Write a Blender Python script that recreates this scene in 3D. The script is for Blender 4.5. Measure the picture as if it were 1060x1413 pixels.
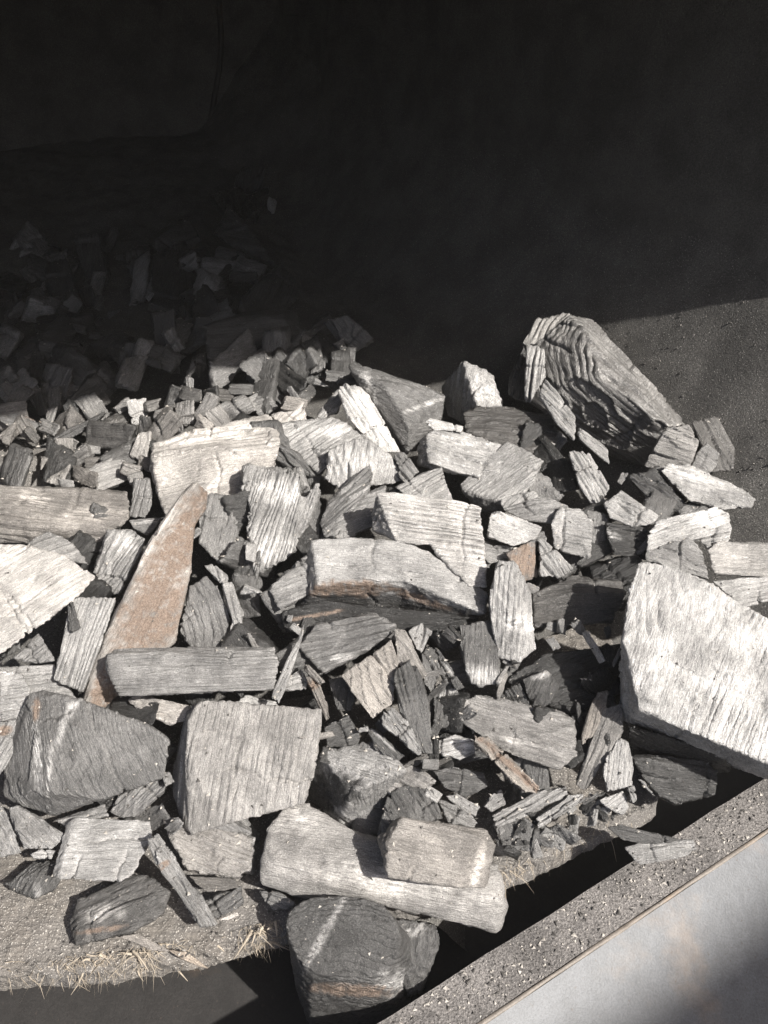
import bpy, bmesh, math, random
import numpy as np
from mathutils import Vector

# ------------------------------------------------------------------ scene, camera, light
for o in list(bpy.data.objects):
    bpy.data.objects.remove(o)
scene = bpy.context.scene
COL = scene.collection
scene.view_settings.view_transform = 'Standard'
scene.view_settings.look = 'None'
scene.view_settings.gamma = 1
scene.view_settings.exposure = 0.80
scene.view_settings.use_curve_mapping = False

CZ = 1.6                                   # camera height
PITCH = math.radians(38)
FPX = 1088.0                               # focal length in pixels of the 1060 x 1413 photograph
cam_d = bpy.data.cameras.new('camera')
cam = bpy.data.objects.new('camera', cam_d)
COL.objects.link(cam)
cam.location = (0, 0, CZ)
cam.rotation_euler = (math.pi / 2 - PITCH, 0, 0)
cam_d.sensor_fit = 'VERTICAL'
cam_d.sensor_height = 24
cam_d.lens = 24 * FPX / 1413
cam_d.clip_start = 0.01
cam_d.clip_end = 200
scene.camera = cam

SUN = Vector((0.55, -0.42, 0.72)).normalized()
w = bpy.data.worlds.new('World')
scene.world = w
w.use_nodes = True
nt = w.node_tree
sky = nt.nodes.new('ShaderNodeTexSky')
sky.sky_type = 'NISHITA'
sky.sun_disc = False
sky.dust_density = 4.0
sky.air_density = 0.7
sky.sun_elevation = math.asin(SUN.z)
sky.sun_rotation = math.atan2(SUN.x, SUN.y)
nt.links.new(sky.outputs['Color'], nt.nodes['Background'].inputs['Color'])
nt.nodes['Background'].inputs['Strength'].default_value = 0.07
sl = bpy.data.lights.new('sun', 'SUN')
sl.energy = 4.8
sl.angle = math.radians(0.9)
sl.color = (1.0, 0.96, 0.90)
so = bpy.data.objects.new('sun', sl)
COL.objects.link(so)
so.rotation_euler = SUN.to_track_quat('Z', 'Y').to_euler()
so.location = (2, -1.5, 4)

# ------------------------------------------------------------------ helpers
CP, SP = math.cos(PITCH), math.sin(PITCH)
RNG = np.random.default_rng(7)


def cam2world(X, Y, Z):
    """camera space (right, up, forward) -> world"""
    return np.stack([X, Z * CP + Y * SP, CZ + Y * CP - Z * SP], -1)


def px2world(x, y, zc):
    x, y, zc = np.asarray(x, float), np.asarray(y, float), np.asarray(zc, float)
    return cam2world((x - 530) / FPX * zc, -(y - 706.5) / FPX * zc, zc)


def px_on_z(x, y, z):
    """where the sight line of a photo point meets the level z (relative to the camera)"""
    v = (y - 706.5) / FPX
    k = z / -(SP + CP * v)
    return Vector(((x - 530) / FPX * k, (CP - SP * v) * k, CZ + z))


_T = RNG.random((64, 64, 64)).astype(np.float32)


def vnoise(p):
    """smooth value noise in -1..1 on an (n,3) array"""
    p = np.asarray(p, np.float64) + 512.37
    i = np.floor(p).astype(np.int64)
    f = (p - i).astype(np.float32)
    f = f * f * (3 - 2 * f)
    i &= 63
    j = (i + 1) & 63
    x0, y0, z0 = i.T
    x1, y1, z1 = j.T
    fx, fy, fz = f.T
    a = _T[x0, y0, z0] * (1 - fx) + _T[x1, y0, z0] * fx
    b = _T[x0, y1, z0] * (1 - fx) + _T[x1, y1, z0] * fx
    c = _T[x0, y0, z1] * (1 - fx) + _T[x1, y0, z1] * fx
    d = _T[x0, y1, z1] * (1 - fx) + _T[x1, y1, z1] * fx
    a = a * (1 - fy) + b * fy
    c = c * (1 - fy) + d * fy
    return (a * (1 - fz) + c * fz) * 2 - 1


def fbm(p, n=3):
    r = np.zeros(len(p), np.float32)
    a = 1.0
    for k in range(n):
        r += a * vnoise(np.asarray(p) * 2 ** k + 17.1 * k)
        a *= 0.5
    return r


def link(o, parent=None):
    COL.objects.link(o)
    if parent:
        o.parent = parent
    return o


def mesh_obj(name, verts, faces, mat, parent=None, smooth=False):
    me = bpy.data.meshes.new(name)
    me.from_pydata([tuple(v) for v in verts], [], [tuple(int(i) for i in f) for f in faces])
    me.update()
    if smooth:
        me.polygons.foreach_set('use_smooth', [True] * len(me.polygons))
    me.materials.append(mat)
    return link(bpy.data.objects.new(name, me), parent)


def tag(o, label=None, cat=None, group=None, kind=None):
    for k, v in (('label', label), ('category', cat), ('group', group), ('kind', kind)):
        if v:
            o[k] = v
    return o


# ------------------------------------------------------------------ materials
class NT:
    def __init__(self, name):
        self.m = bpy.data.materials.new(name)
        self.m.use_nodes = True
        self.t = self.m.node_tree
        self.b = self.t.nodes['Principled BSDF']

    def n(self, typ, **kw):
        nd = self.t.nodes.new(typ)
        ins = kw.pop('ins', {})
        for k, v in kw.items():
            setattr(nd, k, v)
        for k, v in ins.items():
            self.put(nd.inputs[k], v)
        return nd

    def put(self, sock, v):
        if isinstance(v, bpy.types.NodeSocket):
            self.t.links.new(v, sock)
        else:
            sock.default_value = v

    def math(self, op, a, b=0.0, clamp=False):
        nd = self.n('ShaderNodeMath', operation=op, use_clamp=clamp)
        self.put(nd.inputs[0], a)
        self.put(nd.inputs[1], b)
        return nd.outputs[0]

    def ramp(self, fac, lo, hi, a=0.0, b=1.0):
        nd = self.n('ShaderNodeMapRange', interpolation_type='SMOOTHSTEP')
        self.put(nd.inputs['Value'], fac)
        for k, v in (('From Min', lo), ('From Max', hi), ('To Min', a), ('To Max', b)):
            self.put(nd.inputs[k], v)
        return nd.outputs['Result']

    def noise(self, vec, scale, detail=3, rough=0.55):
        nd = self.n('ShaderNodeTexNoise', ins={'Scale': scale, 'Detail': detail, 'Roughness': rough})
        self.put(nd.inputs['Vector'], vec)
        return nd.outputs['Fac']

    def vmul(self, v, xyz):
        nd = self.n('ShaderNodeVectorMath', operation='MULTIPLY')
        self.put(nd.inputs[0], v)
        nd.inputs[1].default_value = xyz
        return nd.outputs[0]

    def vscale(self, v, s):
        nd = self.n('ShaderNodeVectorMath', operation='SCALE')
        self.put(nd.inputs[0], v)
        self.put(nd.inputs['Scale'], s)
        return nd.outputs[0]

    def mix(self, f, a, b):
        nd = self.n('ShaderNodeMix', data_type='RGBA')
        self.put(nd.inputs[0], f)
        self.put(nd.inputs[6], a)
        self.put(nd.inputs[7], b)
        return nd.outputs[2]

    def rgb(self, v):
        nd = self.n('ShaderNodeCombineColor')
        for i in range(3):
            self.put(nd.inputs[i], v)
        return nd.outputs[0]

    def bump(self, h, dist, strength=1.0, normal=None):
        nd = self.n('ShaderNodeBump', ins={'Strength': strength, 'Distance': dist})
        self.put(nd.inputs['Height'], h)
        if normal is not None:
            self.put(nd.inputs['Normal'], normal)
        return nd.outputs[0]


def charcoal_material():
    """split charcoal: the mesh carries gc = (radius, tangent, along the grain) in mm-like units, rust and pale patches; the object carries tone and warm"""
    k = NT('charcoal')
    gc = k.n('ShaderNodeAttribute', attribute_name='gc').outputs['Vector']
    rust = k.n('ShaderNodeAttribute', attribute_name='rust').outputs['Fac']
    pale = k.n('ShaderNodeAttribute', attribute_name='pale').outputs['Fac']
    tone = k.n('ShaderNodeAttribute', attribute_type='OBJECT', attribute_name='tone').outputs['Fac']
    warm = k.n('ShaderNodeAttribute', attribute_type='OBJECT', attribute_name='warm').outputs['Fac']
    ring = k.n('ShaderNodeAttribute', attribute_name='ring').outputs['Fac']
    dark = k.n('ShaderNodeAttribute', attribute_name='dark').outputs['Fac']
    amp = k.n('ShaderNodeAttribute', attribute_type='OBJECT', attribute_name='ridge').outputs['Fac']
    streak = k.n('ShaderNodeAttribute', attribute_type='OBJECT', attribute_name='streak').outputs['Fac']
    fib = k.noise(k.vmul(gc, (0.33, 0.33, 0.022)), 1.0, 4, 0.65)
    fine = k.noise(k.vmul(gc, (1.1, 1.1, 0.16)), 1.0, 3, 0.6)
    patch = k.noise(gc, 0.022, 3, 0.6)
    speck = k.noise(gc, 0.55, 2, 0.7)
    f = k.math('MULTIPLY', k.ramp(fib, 0.25, 0.75, k.math('SUBTRACT', 1.0, streak), k.math('ADD', 1.0, k.math('MULTIPLY', streak, 0.7))), k.ramp(fine, 0.25, 0.75, 0.72, 1.25))
    f = k.math('MULTIPLY', f, k.ramp(patch, 0.3, 0.7, 0.66, 1.2))
    f = k.math('MULTIPLY', f, k.ramp(k.noise(gc, 0.8, 2, 0.7), 0.3, 0.7, 0.72, 1.25))
    v = k.math('MULTIPLY', tone, f)
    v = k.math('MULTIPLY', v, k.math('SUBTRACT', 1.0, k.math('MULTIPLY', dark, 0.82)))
    pf = k.math('MULTIPLY', pale, k.ramp(k.math('ADD', k.math('MULTIPLY', fib, 0.6), k.math('MULTIPLY', k.noise(gc, 0.07, 4, 0.65), 0.4)), 0.36, 0.56))
    v = k.math('ADD', v, k.math('MULTIPLY', pf, k.math('MULTIPLY', f, 0.34)))
    # ash dust caught in the grain
    v = k.math('ADD', v, k.math('MULTIPLY', k.ramp(speck, 0.60, 0.72), k.math('ADD', k.math('MULTIPLY', tone, 0.55), 0.03)))
    glit = k.ramp(k.noise(gc, 0.95, 1, 0.5), 0.69, 0.76)  # sparkle of the charcoal painted in as random pale specks
    v = k.math('ADD', v, k.math('MULTIPLY', glit, 0.22))
    v = k.math('MINIMUM', v, 0.80)
    col = k.rgb(v)
    tint = k.mix(warm, (1.0, 0.975, 0.945, 1), (1.0, 0.83, 0.66, 1))
    mu = k.n('ShaderNodeMix', data_type='RGBA', blend_type='MULTIPLY')
    k.put(mu.inputs[0], 1.0)
    k.put(mu.inputs[6], col)
    k.put(mu.inputs[7], tint)
    rc = k.mix(k.ramp(speck, 0.3, 0.7), (0.16, 0.118, 0.092, 1), (0.30, 0.232, 0.185, 1))
    rf = k.math('MULTIPLY', rust, k.ramp(k.noise(gc, 0.10, 5, 0.7), 0.30, 0.50), clamp=True)
    k.put(k.b.inputs['Base Color'], k.mix(rf, mu.outputs[2], rc))
    k.put(k.b.inputs['Roughness'], k.math('MULTIPLY', k.ramp(fine, 0.3, 0.7, 0.75, 0.45), k.ramp(tone, 0.05, 0.26, 0.68, 1.0)))
    k.b.inputs['Specular IOR Level'].default_value = 0.6
    k.b.inputs['Metallic'].default_value = 0.25
    h = k.math('ADD', k.math('MULTIPLY', fib, 1.0), k.math('MULTIPLY', fine, 0.55))
    rid = k.math('POWER', k.math('ABSOLUTE', k.math('SINE', k.math('MULTIPLY', ring, math.pi))), 0.6)
    h = k.math('ADD', h, k.math('MULTIPLY', speck, 0.5))
    rmask = k.n('ShaderNodeAttribute', attribute_name='ringmask').outputs['Fac']
    h = k.math('ADD', h, k.math('MULTIPLY', rid, k.math('MULTIPLY', k.math('MULTIPLY', amp, rmask), 0.40)))
    k.put(k.b.inputs['Normal'], k.bump(h, 0.0030, 0.85))
    return k.m


def fines_material(name, lo, hi, scale=1.0, tint=(1, 0.95, 0.88)):
    k = NT(name)
    pos = k.n('ShaderNodeNewGeometry').outputs['Position']
    a = k.noise(pos, 420 * scale, 3, 0.7)
    b = k.noise(pos, 11, 4, 0.6)
    c = k.noise(pos, 560 * scale, 2, 0.6)
    f = k.math('MULTIPLY', k.ramp(a, 0.3, 0.75, 0.5, 1.5), k.ramp(b, 0.3, 0.7, 0.65, 1.3))
    v = k.math('ADD', k.math('MULTIPLY', f, lo), k.math('MULTIPLY', k.ramp(c, 0.64, 0.72), hi))
    cc = k.n('ShaderNodeCombineColor')
    for i in range(3):
        k.put(cc.inputs[i], k.math('MULTIPLY', v, tint[i]))
    k.put(k.b.inputs['Base Color'], cc.outputs[0])
    k.b.inputs['Roughness'].default_value = 0.75
    e = k.noise(pos, 130 * scale, 3, 0.65)
    h = k.math('ADD', k.math('MULTIPLY', a, 0.9), k.math('ADD', k.math('MULTIPLY', c, 0.35), k.math('MULTIPLY', e, 0.5)))
    k.put(k.b.inputs['Normal'], k.bump(h, 0.0035, 0.8))
    return k.m


def steel_material(name, base, rust_amt=0.5, rough=0.5):
    k = NT(name)
    pos = k.n('ShaderNodeNewGeometry').outputs['Position']
    a = k.noise(pos, 6.5, 5, 0.62)
    b = k.noise(pos, 480, 2, 0.6)
    c = k.noise(pos, 40, 4, 0.65)
    tone = k.math('MULTIPLY', k.ramp(b, 0.3, 0.7, 0.8, 1.15), k.ramp(c, 0.3, 0.7, 0.84, 1.12))
    cc = k.n('ShaderNodeCombineColor')
    for i in range(3):
        k.put(cc.inputs[i], k.math('MULTIPLY', tone, base[i]))
    scr = k.ramp(k.noise(k.vmul(pos, (60, 420, 420)), 1.0, 2, 0.5), 0.66, 0.72, 0, 0.35)
    pits = k.ramp(k.noise(pos, 210, 2, 0.5), 0.68, 0.74)
    col = k.mix(k.math('MULTIPLY', pits, 0.7), cc.outputs[0], (0.05, 0.04, 0.035, 1))
    col = k.mix(scr, col, tuple(min(1, q * 1.7) for q in base) + (1,))
    rust = k.math('MULTIPLY', k.ramp(a, 0.58, 0.72), rust_amt)
    col = k.mix(rust, col, k.mix(c, (0.20, 0.10, 0.045, 1), (0.46, 0.33, 0.2, 1)))
    k.put(k.b.inputs['Base Color'], col)
    k.b.inputs['Roughness'].default_value = rough
    h = k.math('ADD', k.math('MULTIPLY', b, 0.3), k.math('MULTIPLY', c, 0.7))
    k.put(k.b.inputs['Normal'], k.bump(h, 0.0015, 0.5))
    return k.m


def board_material():
    k = NT('weathered_board')
    pos = k.n('ShaderNodeNewGeometry').outputs['Position']
    g = k.vmul(pos, (60, 240, 240))
    a = k.noise(g, 1.0, 4, 0.65)
    b = k.noise(pos, 9, 4, 0.6)
    s = k.noise(pos, 520, 2, 0.65)
    d = k.noise(pos, 160, 3, 0.6)
    col = k.mix(k.ramp(a, 0.3, 0.7), (0.11, 0.10, 0.09, 1), (0.21, 0.19, 0.168, 1))
    col = k.mix(k.ramp(b, 0.36, 0.54, 0, 0.85), col, (0.16, 0.15, 0.14, 1))
    col = k.mix(k.ramp(s, 0.59, 0.67), col, (0.50, 0.47, 0.43, 1))
    k.put(k.b.inputs['Base Color'], col)
    k.b.inputs['Roughness'].default_value = 0.85
    h = k.math('ADD', k.math('MULTIPLY', a, 0.5), k.math('ADD', k.math('MULTIPLY', d, 0.8), k.math('MULTIPLY', s, 0.5)))
    k.put(k.b.inputs['Normal'], k.bump(h, 0.004, 0.9))
    return k.m


def plain(name, col, rough=0.8):
    k = NT(name)
    pos = k.n('ShaderNodeNewGeometry').outputs['Position']
    a = k.noise(pos, 300, 3, 0.6)
    k.put(k.b.inputs['Base Color'], k.mix(a, tuple(c * 0.6 for c in col) + (1,), tuple(min(1, c * 1.4) for c in col) + (1,)))
    k.b.inputs['Roughness'].default_value = rough
    return k.m


M_CHAR = charcoal_material()
M_BED = fines_material('charcoal_fines', 0.10, 0.5)
M_WALL = fines_material('sooty_steel', 0.085, 0.2, 1.0)
M_ASH = fines_material('grey_ash', 0.17, 0.3, 1.0, (1, 0.94, 0.87))
M_SILLTOP = fines_material('gritty_sill', 0.165, 0.3, 0.9, (1, 0.93, 0.88))
M_STEEL = steel_material('grey_primed_steel', (0.085, 0.089, 0.097), 0.25)
M_DARKSTEEL = steel_material('dark_steel', (0.024, 0.022, 0.021), 0.25, 0.7)
M_EDGE = steel_material('worn_rusty_edge', (0.20, 0.175, 0.15), 0.8, 0.6)
M_BOARD = board_material()
M_STRAW = plain('pale_wood_fibre', (0.38, 0.325, 0.255))
M_GRIT_D = plain('dark_grit', (0.07, 0.065, 0.06))
M_GRIT_P = plain('pale_grit', (0.42, 0.39, 0.35))

# ------------------------------------------------------------------ the kiln: frame of reference
DX, DY = 0.871, 0.492                       # along the sill (to the right)
AX, AY = -0.492, 0.871                      # into the kiln


def kw(u, s, z):
    """kiln coordinates: along the sill, into the kiln, height relative to the camera"""
    return Vector((u * DX + s * AX, u * DY + s * AY, CZ + z))


def bed_z(x, y):
    """height of the charcoal bed relative to the camera, under the pieces"""
    x, y = np.asarray(x, float), np.asarray(y, float)
    z = np.interp(y, [0.30, 0.37, 0.50, 0.646, 0.853, 1.09, 1.4, 2.0, 3.5], [-0.99, -0.98, -0.94, -0.88, -0.83, -0.81, -0.82, -0.80, -0.8])
    left = np.clip((-0.18 - x) / 0.3, 0, 1) * np.clip((y - 0.72) / 0.2, 0, 1)
    z = z * (1 - left) + left * np.interp(y, [0.7, 1.0, 1.35, 2.0, 2.6], [-0.80, -0.785, -0.80, -0.70, -0.62])
    u = x * DX + y * DY
    bank = np.clip(u - 0.86, 0, 2)
    z = z + np.where(y > 0.5, 1.0, np.clip((y - 0.4) / 0.1, 0, 1)) * (0.85 * bank + 1.9 * bank ** 2)
    z = z - 0.2 * np.clip((x - 0.06) / 0.1, 0, 1) * np.clip((0.80 - y) / 0.16, 0, 1)
    z = z - 0.12 * np.clip((x - 0.2) / 0.1, 0, 1) * np.clip((0.98 - y) / 0.18, 0, 1)
    return z


def build_kiln():
    R, ZA, S0, S1 = 1.15, -0.2, 0.72, 2.75
    root = bpy.data.objects.new('charcoal_kiln', None)
    link(root)
    root.location = kw(0, 1.6, -1.35)
    tag(root, 'dark sooty steel kiln drum around and behind the charcoal heap', 'kiln')

    def child(name, v, f, m, smooth=True):
        o = mesh_obj(name, [Vector(p) - root.location for p in v], f, m, root, smooth)
        return o
    n, ns = 96, 24
    v, f = [], []
    for rr in (R, R + 0.012):
        for j in range(ns + 1):
            s = S0 + (S1 - S0) * j / ns
            for i in range(n):
                a = 2 * math.pi * i / n
                b = 0.006 * math.sin(3 * a + j) + 0.004 * math.sin(7 * a + 2 * j)
                v.append(kw((rr + b) * math.cos(a), s, ZA + (rr + b) * math.sin(a)))
    N = n * (ns + 1)
    for q in (0, 1):
        for j in range(ns):
            for i in range(n):
                k0, k1 = q * N + j * n + i, q * N + j * n + (i + 1) % n
                f.append((k0, k1, k1 + n, k0 + n) if q else (k0, k0 + n, k1 + n, k1))
    for j in (0, ns):
        for i in range(n):
            k0, k1 = j * n + i, j * n + (i + 1) % n
            f.append((k0, k1, N + k1, N + k0))
    child('shell', v, f, M_WALL)
    # dished end plate
    v, f = [], []
    for r_i in range(13):
        rr = (R + 0.01) * r_i / 12
        for i in range(n):
            a = 2 * math.pi * i / n
            v.append(kw(rr * math.cos(a), S1 - 0.02 + 0.16 * (1 - (r_i / 12) ** 2), ZA + rr * math.sin(a)))
    for r_i in range(12):
        for i in range(n):
            f.append((r_i * n + i, r_i * n + (i + 1) % n, (r_i + 1) * n + (i + 1) % n, (r_i + 1) * n + i))
    child('end_plate', v, f, M_WALL)
    # weld seam on the end plate
    v, f = [], []
    rs = 0.985
    for i in range(n):
        a = 2 * math.pi * i / n
        for j in range(6):
            b = 2 * math.pi * j / 6
            rr = rs + 0.009 * math.cos(b) + 0.002 * math.sin(23 * a)
            v.append(kw(rr * math.cos(a), S1 + 0.0 + 0.16 * (1 - (rr / R) ** 2) - 0.018 + 0.009 * math.sin(b), ZA + rr * math.sin(a)))
    for i in range(n):
        for j in range(6):
            f.append((i * 6 + j, ((i + 1) % n) * 6 + j, ((i + 1) % n) * 6 + (j + 1) % 6, i * 6 + (j + 1) % 6))
    child('weld_seam', v, f, M_DARKSTEEL)
    # top plate over the back of the opening: its front edge throws the shade line
    e0, e1 = Vector((-2.2, ROOF_Y0 - 2.2 * ROOF_SL, CZ + ROOF_Z)), Vector((1.9, ROOF_Y0 + 1.9 * ROOF_SL, CZ + ROOF_Z))
    bk = Vector((-1.5, 2.8, 0))
    v = []
    for dz in (0, 0.03):
        for p in (e0, e1, e1 + bk, e0 + bk):
            v.append(p + Vector((0, 0, dz)))
    f = [(0, 1, 2, 3), (4, 7, 6, 5), (0, 4, 5, 1), (1, 5, 6, 2), (2, 6, 7, 3), (3, 7, 4, 0)]
    child('top_plate', v, f, M_WALL, False)


ROOF_Y0, ROOF_SL, ROOF_Z = 0.742, 0.30, 0.06


def grid_sheet(name, x0, x1, y0, y1, nx, ny, zf, mat):
    xs, ys = np.linspace(x0, x1, nx), np.linspace(y0, y1, ny)
    X, Y = np.meshgrid(xs, ys)
    Z = zf(X, Y)
    v = np.stack([X, Y, Z + CZ], -1).reshape(-1, 3)
    idx = np.arange(nx * ny).reshape(ny, nx)
    f = np.stack([idx[:-1, :-1], idx[:-1, 1:], idx[1:, 1:], idx[1:, :-1]], -1).reshape(-1, 4)
    return mesh_obj(name, v.tolist(), f.tolist(), mat, None, True)


def build_bed():
    def zf(X, Y):
        q = np.stack([X.ravel(), Y.ravel(), 0 * X.ravel()], -1)
        cal = 1 - 0.85 * np.clip((X * DX + Y * DY - 0.85) / 0.1, 0, 1)
        z = bed_z(X, Y) + cal * (fbm(q * 9, 3) * 0.012 + fbm(q * 45, 3) * 0.004).reshape(X.shape) + (fbm(q * 140, 2) * 0.0012).reshape(X.shape)
        return z
    o = grid_sheet('charcoal_bed', -1.9, 1.45, 0.44, 3.0, 330, 270, zf, M_BED)
    tag(o, kind='structure')
    # pale ash spread over the bed at the left
    c = px_on_z(25, 640, -0.765)

    def za(X, Y):
        q = np.stack([X.ravel(), Y.ravel(), 0 * X.ravel() + 3], -1)
        r = np.hypot((X - c.x) / 0.30, (Y - c.y) / 0.17) + 0.18 * fbm(q * 9, 2).reshape(X.shape)
        return bed_z(X, Y) + 0.045 - 0.075 * r ** 2 + (fbm(q * 60, 3) * 0.0022).reshape(X.shape)
    o = grid_sheet('ash_patch', c.x - 0.42, c.x + 0.42, c.y - 0.26, c.y + 0.26, 150, 100, za, M_ASH)
    tag(o, kind='structure')


# sill: z of its top, inner edge point
SZ = -0.88
SP0 = px_on_z(520, 1413, SZ)


def sl_pt(t, wdt, dz):
    """along the sill, across it (outwards), height"""
    return Vector((SP0.x + DX * t + DY * wdt, SP0.y + DY * t - DX * wdt, CZ + SZ + dz))


def strip(name, prof, t0, t1, nt_, mat, parent, wob=0.0, smooth=False):
    v, f = [], []
    m = len(prof)
    for i in range(nt_ + 1):
        t = t0 + (t1 - t0) * i / nt_
        for j, (a, b) in enumerate(prof):
            dw = wob * math.sin(37 * t + j) + 0.6 * wob * math.sin(91 * t + 2 * j)
            v.append(sl_pt(t, a + dw, b + 0.5 * dw) - (parent.location if parent else Vector()))
    for i in range(nt_):
        for j in range(m):
            f.append((i * m + j, (i + 1) * m + j, (i + 1) * m + (j + 1) % m, i * m + (j + 1) % m))
    f.append(tuple(range(m)))
    f.append(tuple(nt_ * m + j for j in reversed(range(m))))
    return mesh_obj(name, v, f, mat, parent, smooth)


def grit(name, pts, sizes, mat, parent=None, flat=0.6):
    """many tiny angular crumbs as one mesh"""
    v, f = [], []
    off = Vector(parent.location) if parent else Vector()
    base = [(1, 0, 0), (-0.5, 0.8, 0), (-0.5, -0.8, 0), (0.1, 0.1, 1), (0, 0, -0.6)]
    fc = [(0, 1, 3), (1, 2, 3), (2, 0, 3), (1, 0, 4), (2, 1, 4), (0, 2, 4)]
    for p, s in zip(pts, sizes):
        a = RNG.random() * 6.28
        ca, sa = math.cos(a), math.sin(a)
        k = len(v)
        e = 0.5 + RNG.random() * 1.3
        for b in base:
            x, y, z = (np.array(b) + RNG.normal(0, 0.18, 3)) * s
            x *= e
            v.append((p[0] + ca * x - sa * y - off.x, p[1] + sa * x + ca * y - off.y, p[2] + z * flat - off.z))
        f += [tuple(k + i for i in t) for t in fc]
    return tag(mesh_obj(name, v, f, mat, parent), kind='stuff')


def build_sill():
    root = bpy.data.objects.new('kiln_sill', None)
    link(root)
    root.location = sl_pt(0.3, 0.02, -0.2)
    tag(root, 'steel sill of the kiln opening with grit ledge and grey outer plate', 'sill')
    strip('ledge', [(0, 0), (0, -0.16), (0.006, -0.16), (0.006, -0.006), (0.0485, -0.006), (0.0485, 0)], -0.55, 1.15, 60, M_SILLTOP, root, 0.0006)
    strip('rolled_edge', [(0.0487, -0.006), (0.0487, 0.0006), (0.0495, 0.0016), (0.0520, 0.0016), (0.0530, 0.0004), (0.0530, -0.006)], -0.55, 1.15, 420, M_EDGE, root, 0.00035, True)
    strip('outer_plate', [(0.0533, 0.000), (0.0533, -0.008), (0.30, -0.150), (0.36, -0.165), (0.36, -0.157), (0.30, -0.141)], -0.55, 1.15, 40, M_STEEL, root)
    # trough behind the sill
    strip('trough_floor', [(-0.55, -0.165), (-0.0, -0.165), (-0.0, -0.17), (-0.55, -0.17)], -0.75, 1.15, 4, M_DARKSTEEL, root)


def build_shade_wall():
    """added unseen wall, made up as a sun blocker: its top shades the lower part of the sill plate"""
    root = bpy.data.objects.new('added_shade_wall', None)
    link(root)
    w = 3.6
    root.location = sl_pt(2.2, w, -SZ - CZ)
    tag(root, 'timber shed across the yard behind the photographer, outside the picture', 'shed')
    top = SZ - 0.012 + (w - 0.140) / 0.636 * 0.72

    def box(name, t0, t1, w0, w1, z0, z1):
        v = [sl_pt(t, a, z - SZ) - root.location for z in (z0, z1) for t, a in ((t0, w0), (t1, w0), (t1, w1), (t0, w1))]
        mesh_obj(name, v, [(0, 3, 2, 1), (4, 5, 6, 7), (0, 1, 5, 4), (1, 2, 6, 5), (2, 3, 7, 6), (3, 0, 4, 7)], M_BOARD, root)
    box('wall', 1.2, 3.6, w, w + 0.05, -CZ, top - 0.05)
    box('wall_cap', 1.15, 3.65, w - 0.02, w + 0.07, top - 0.05, top)
    for t in (1.25, 2.35, 3.5):
        box('post', t, t + 0.08, w + 0.051, w + 0.13, -CZ, top - 0.051)


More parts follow.
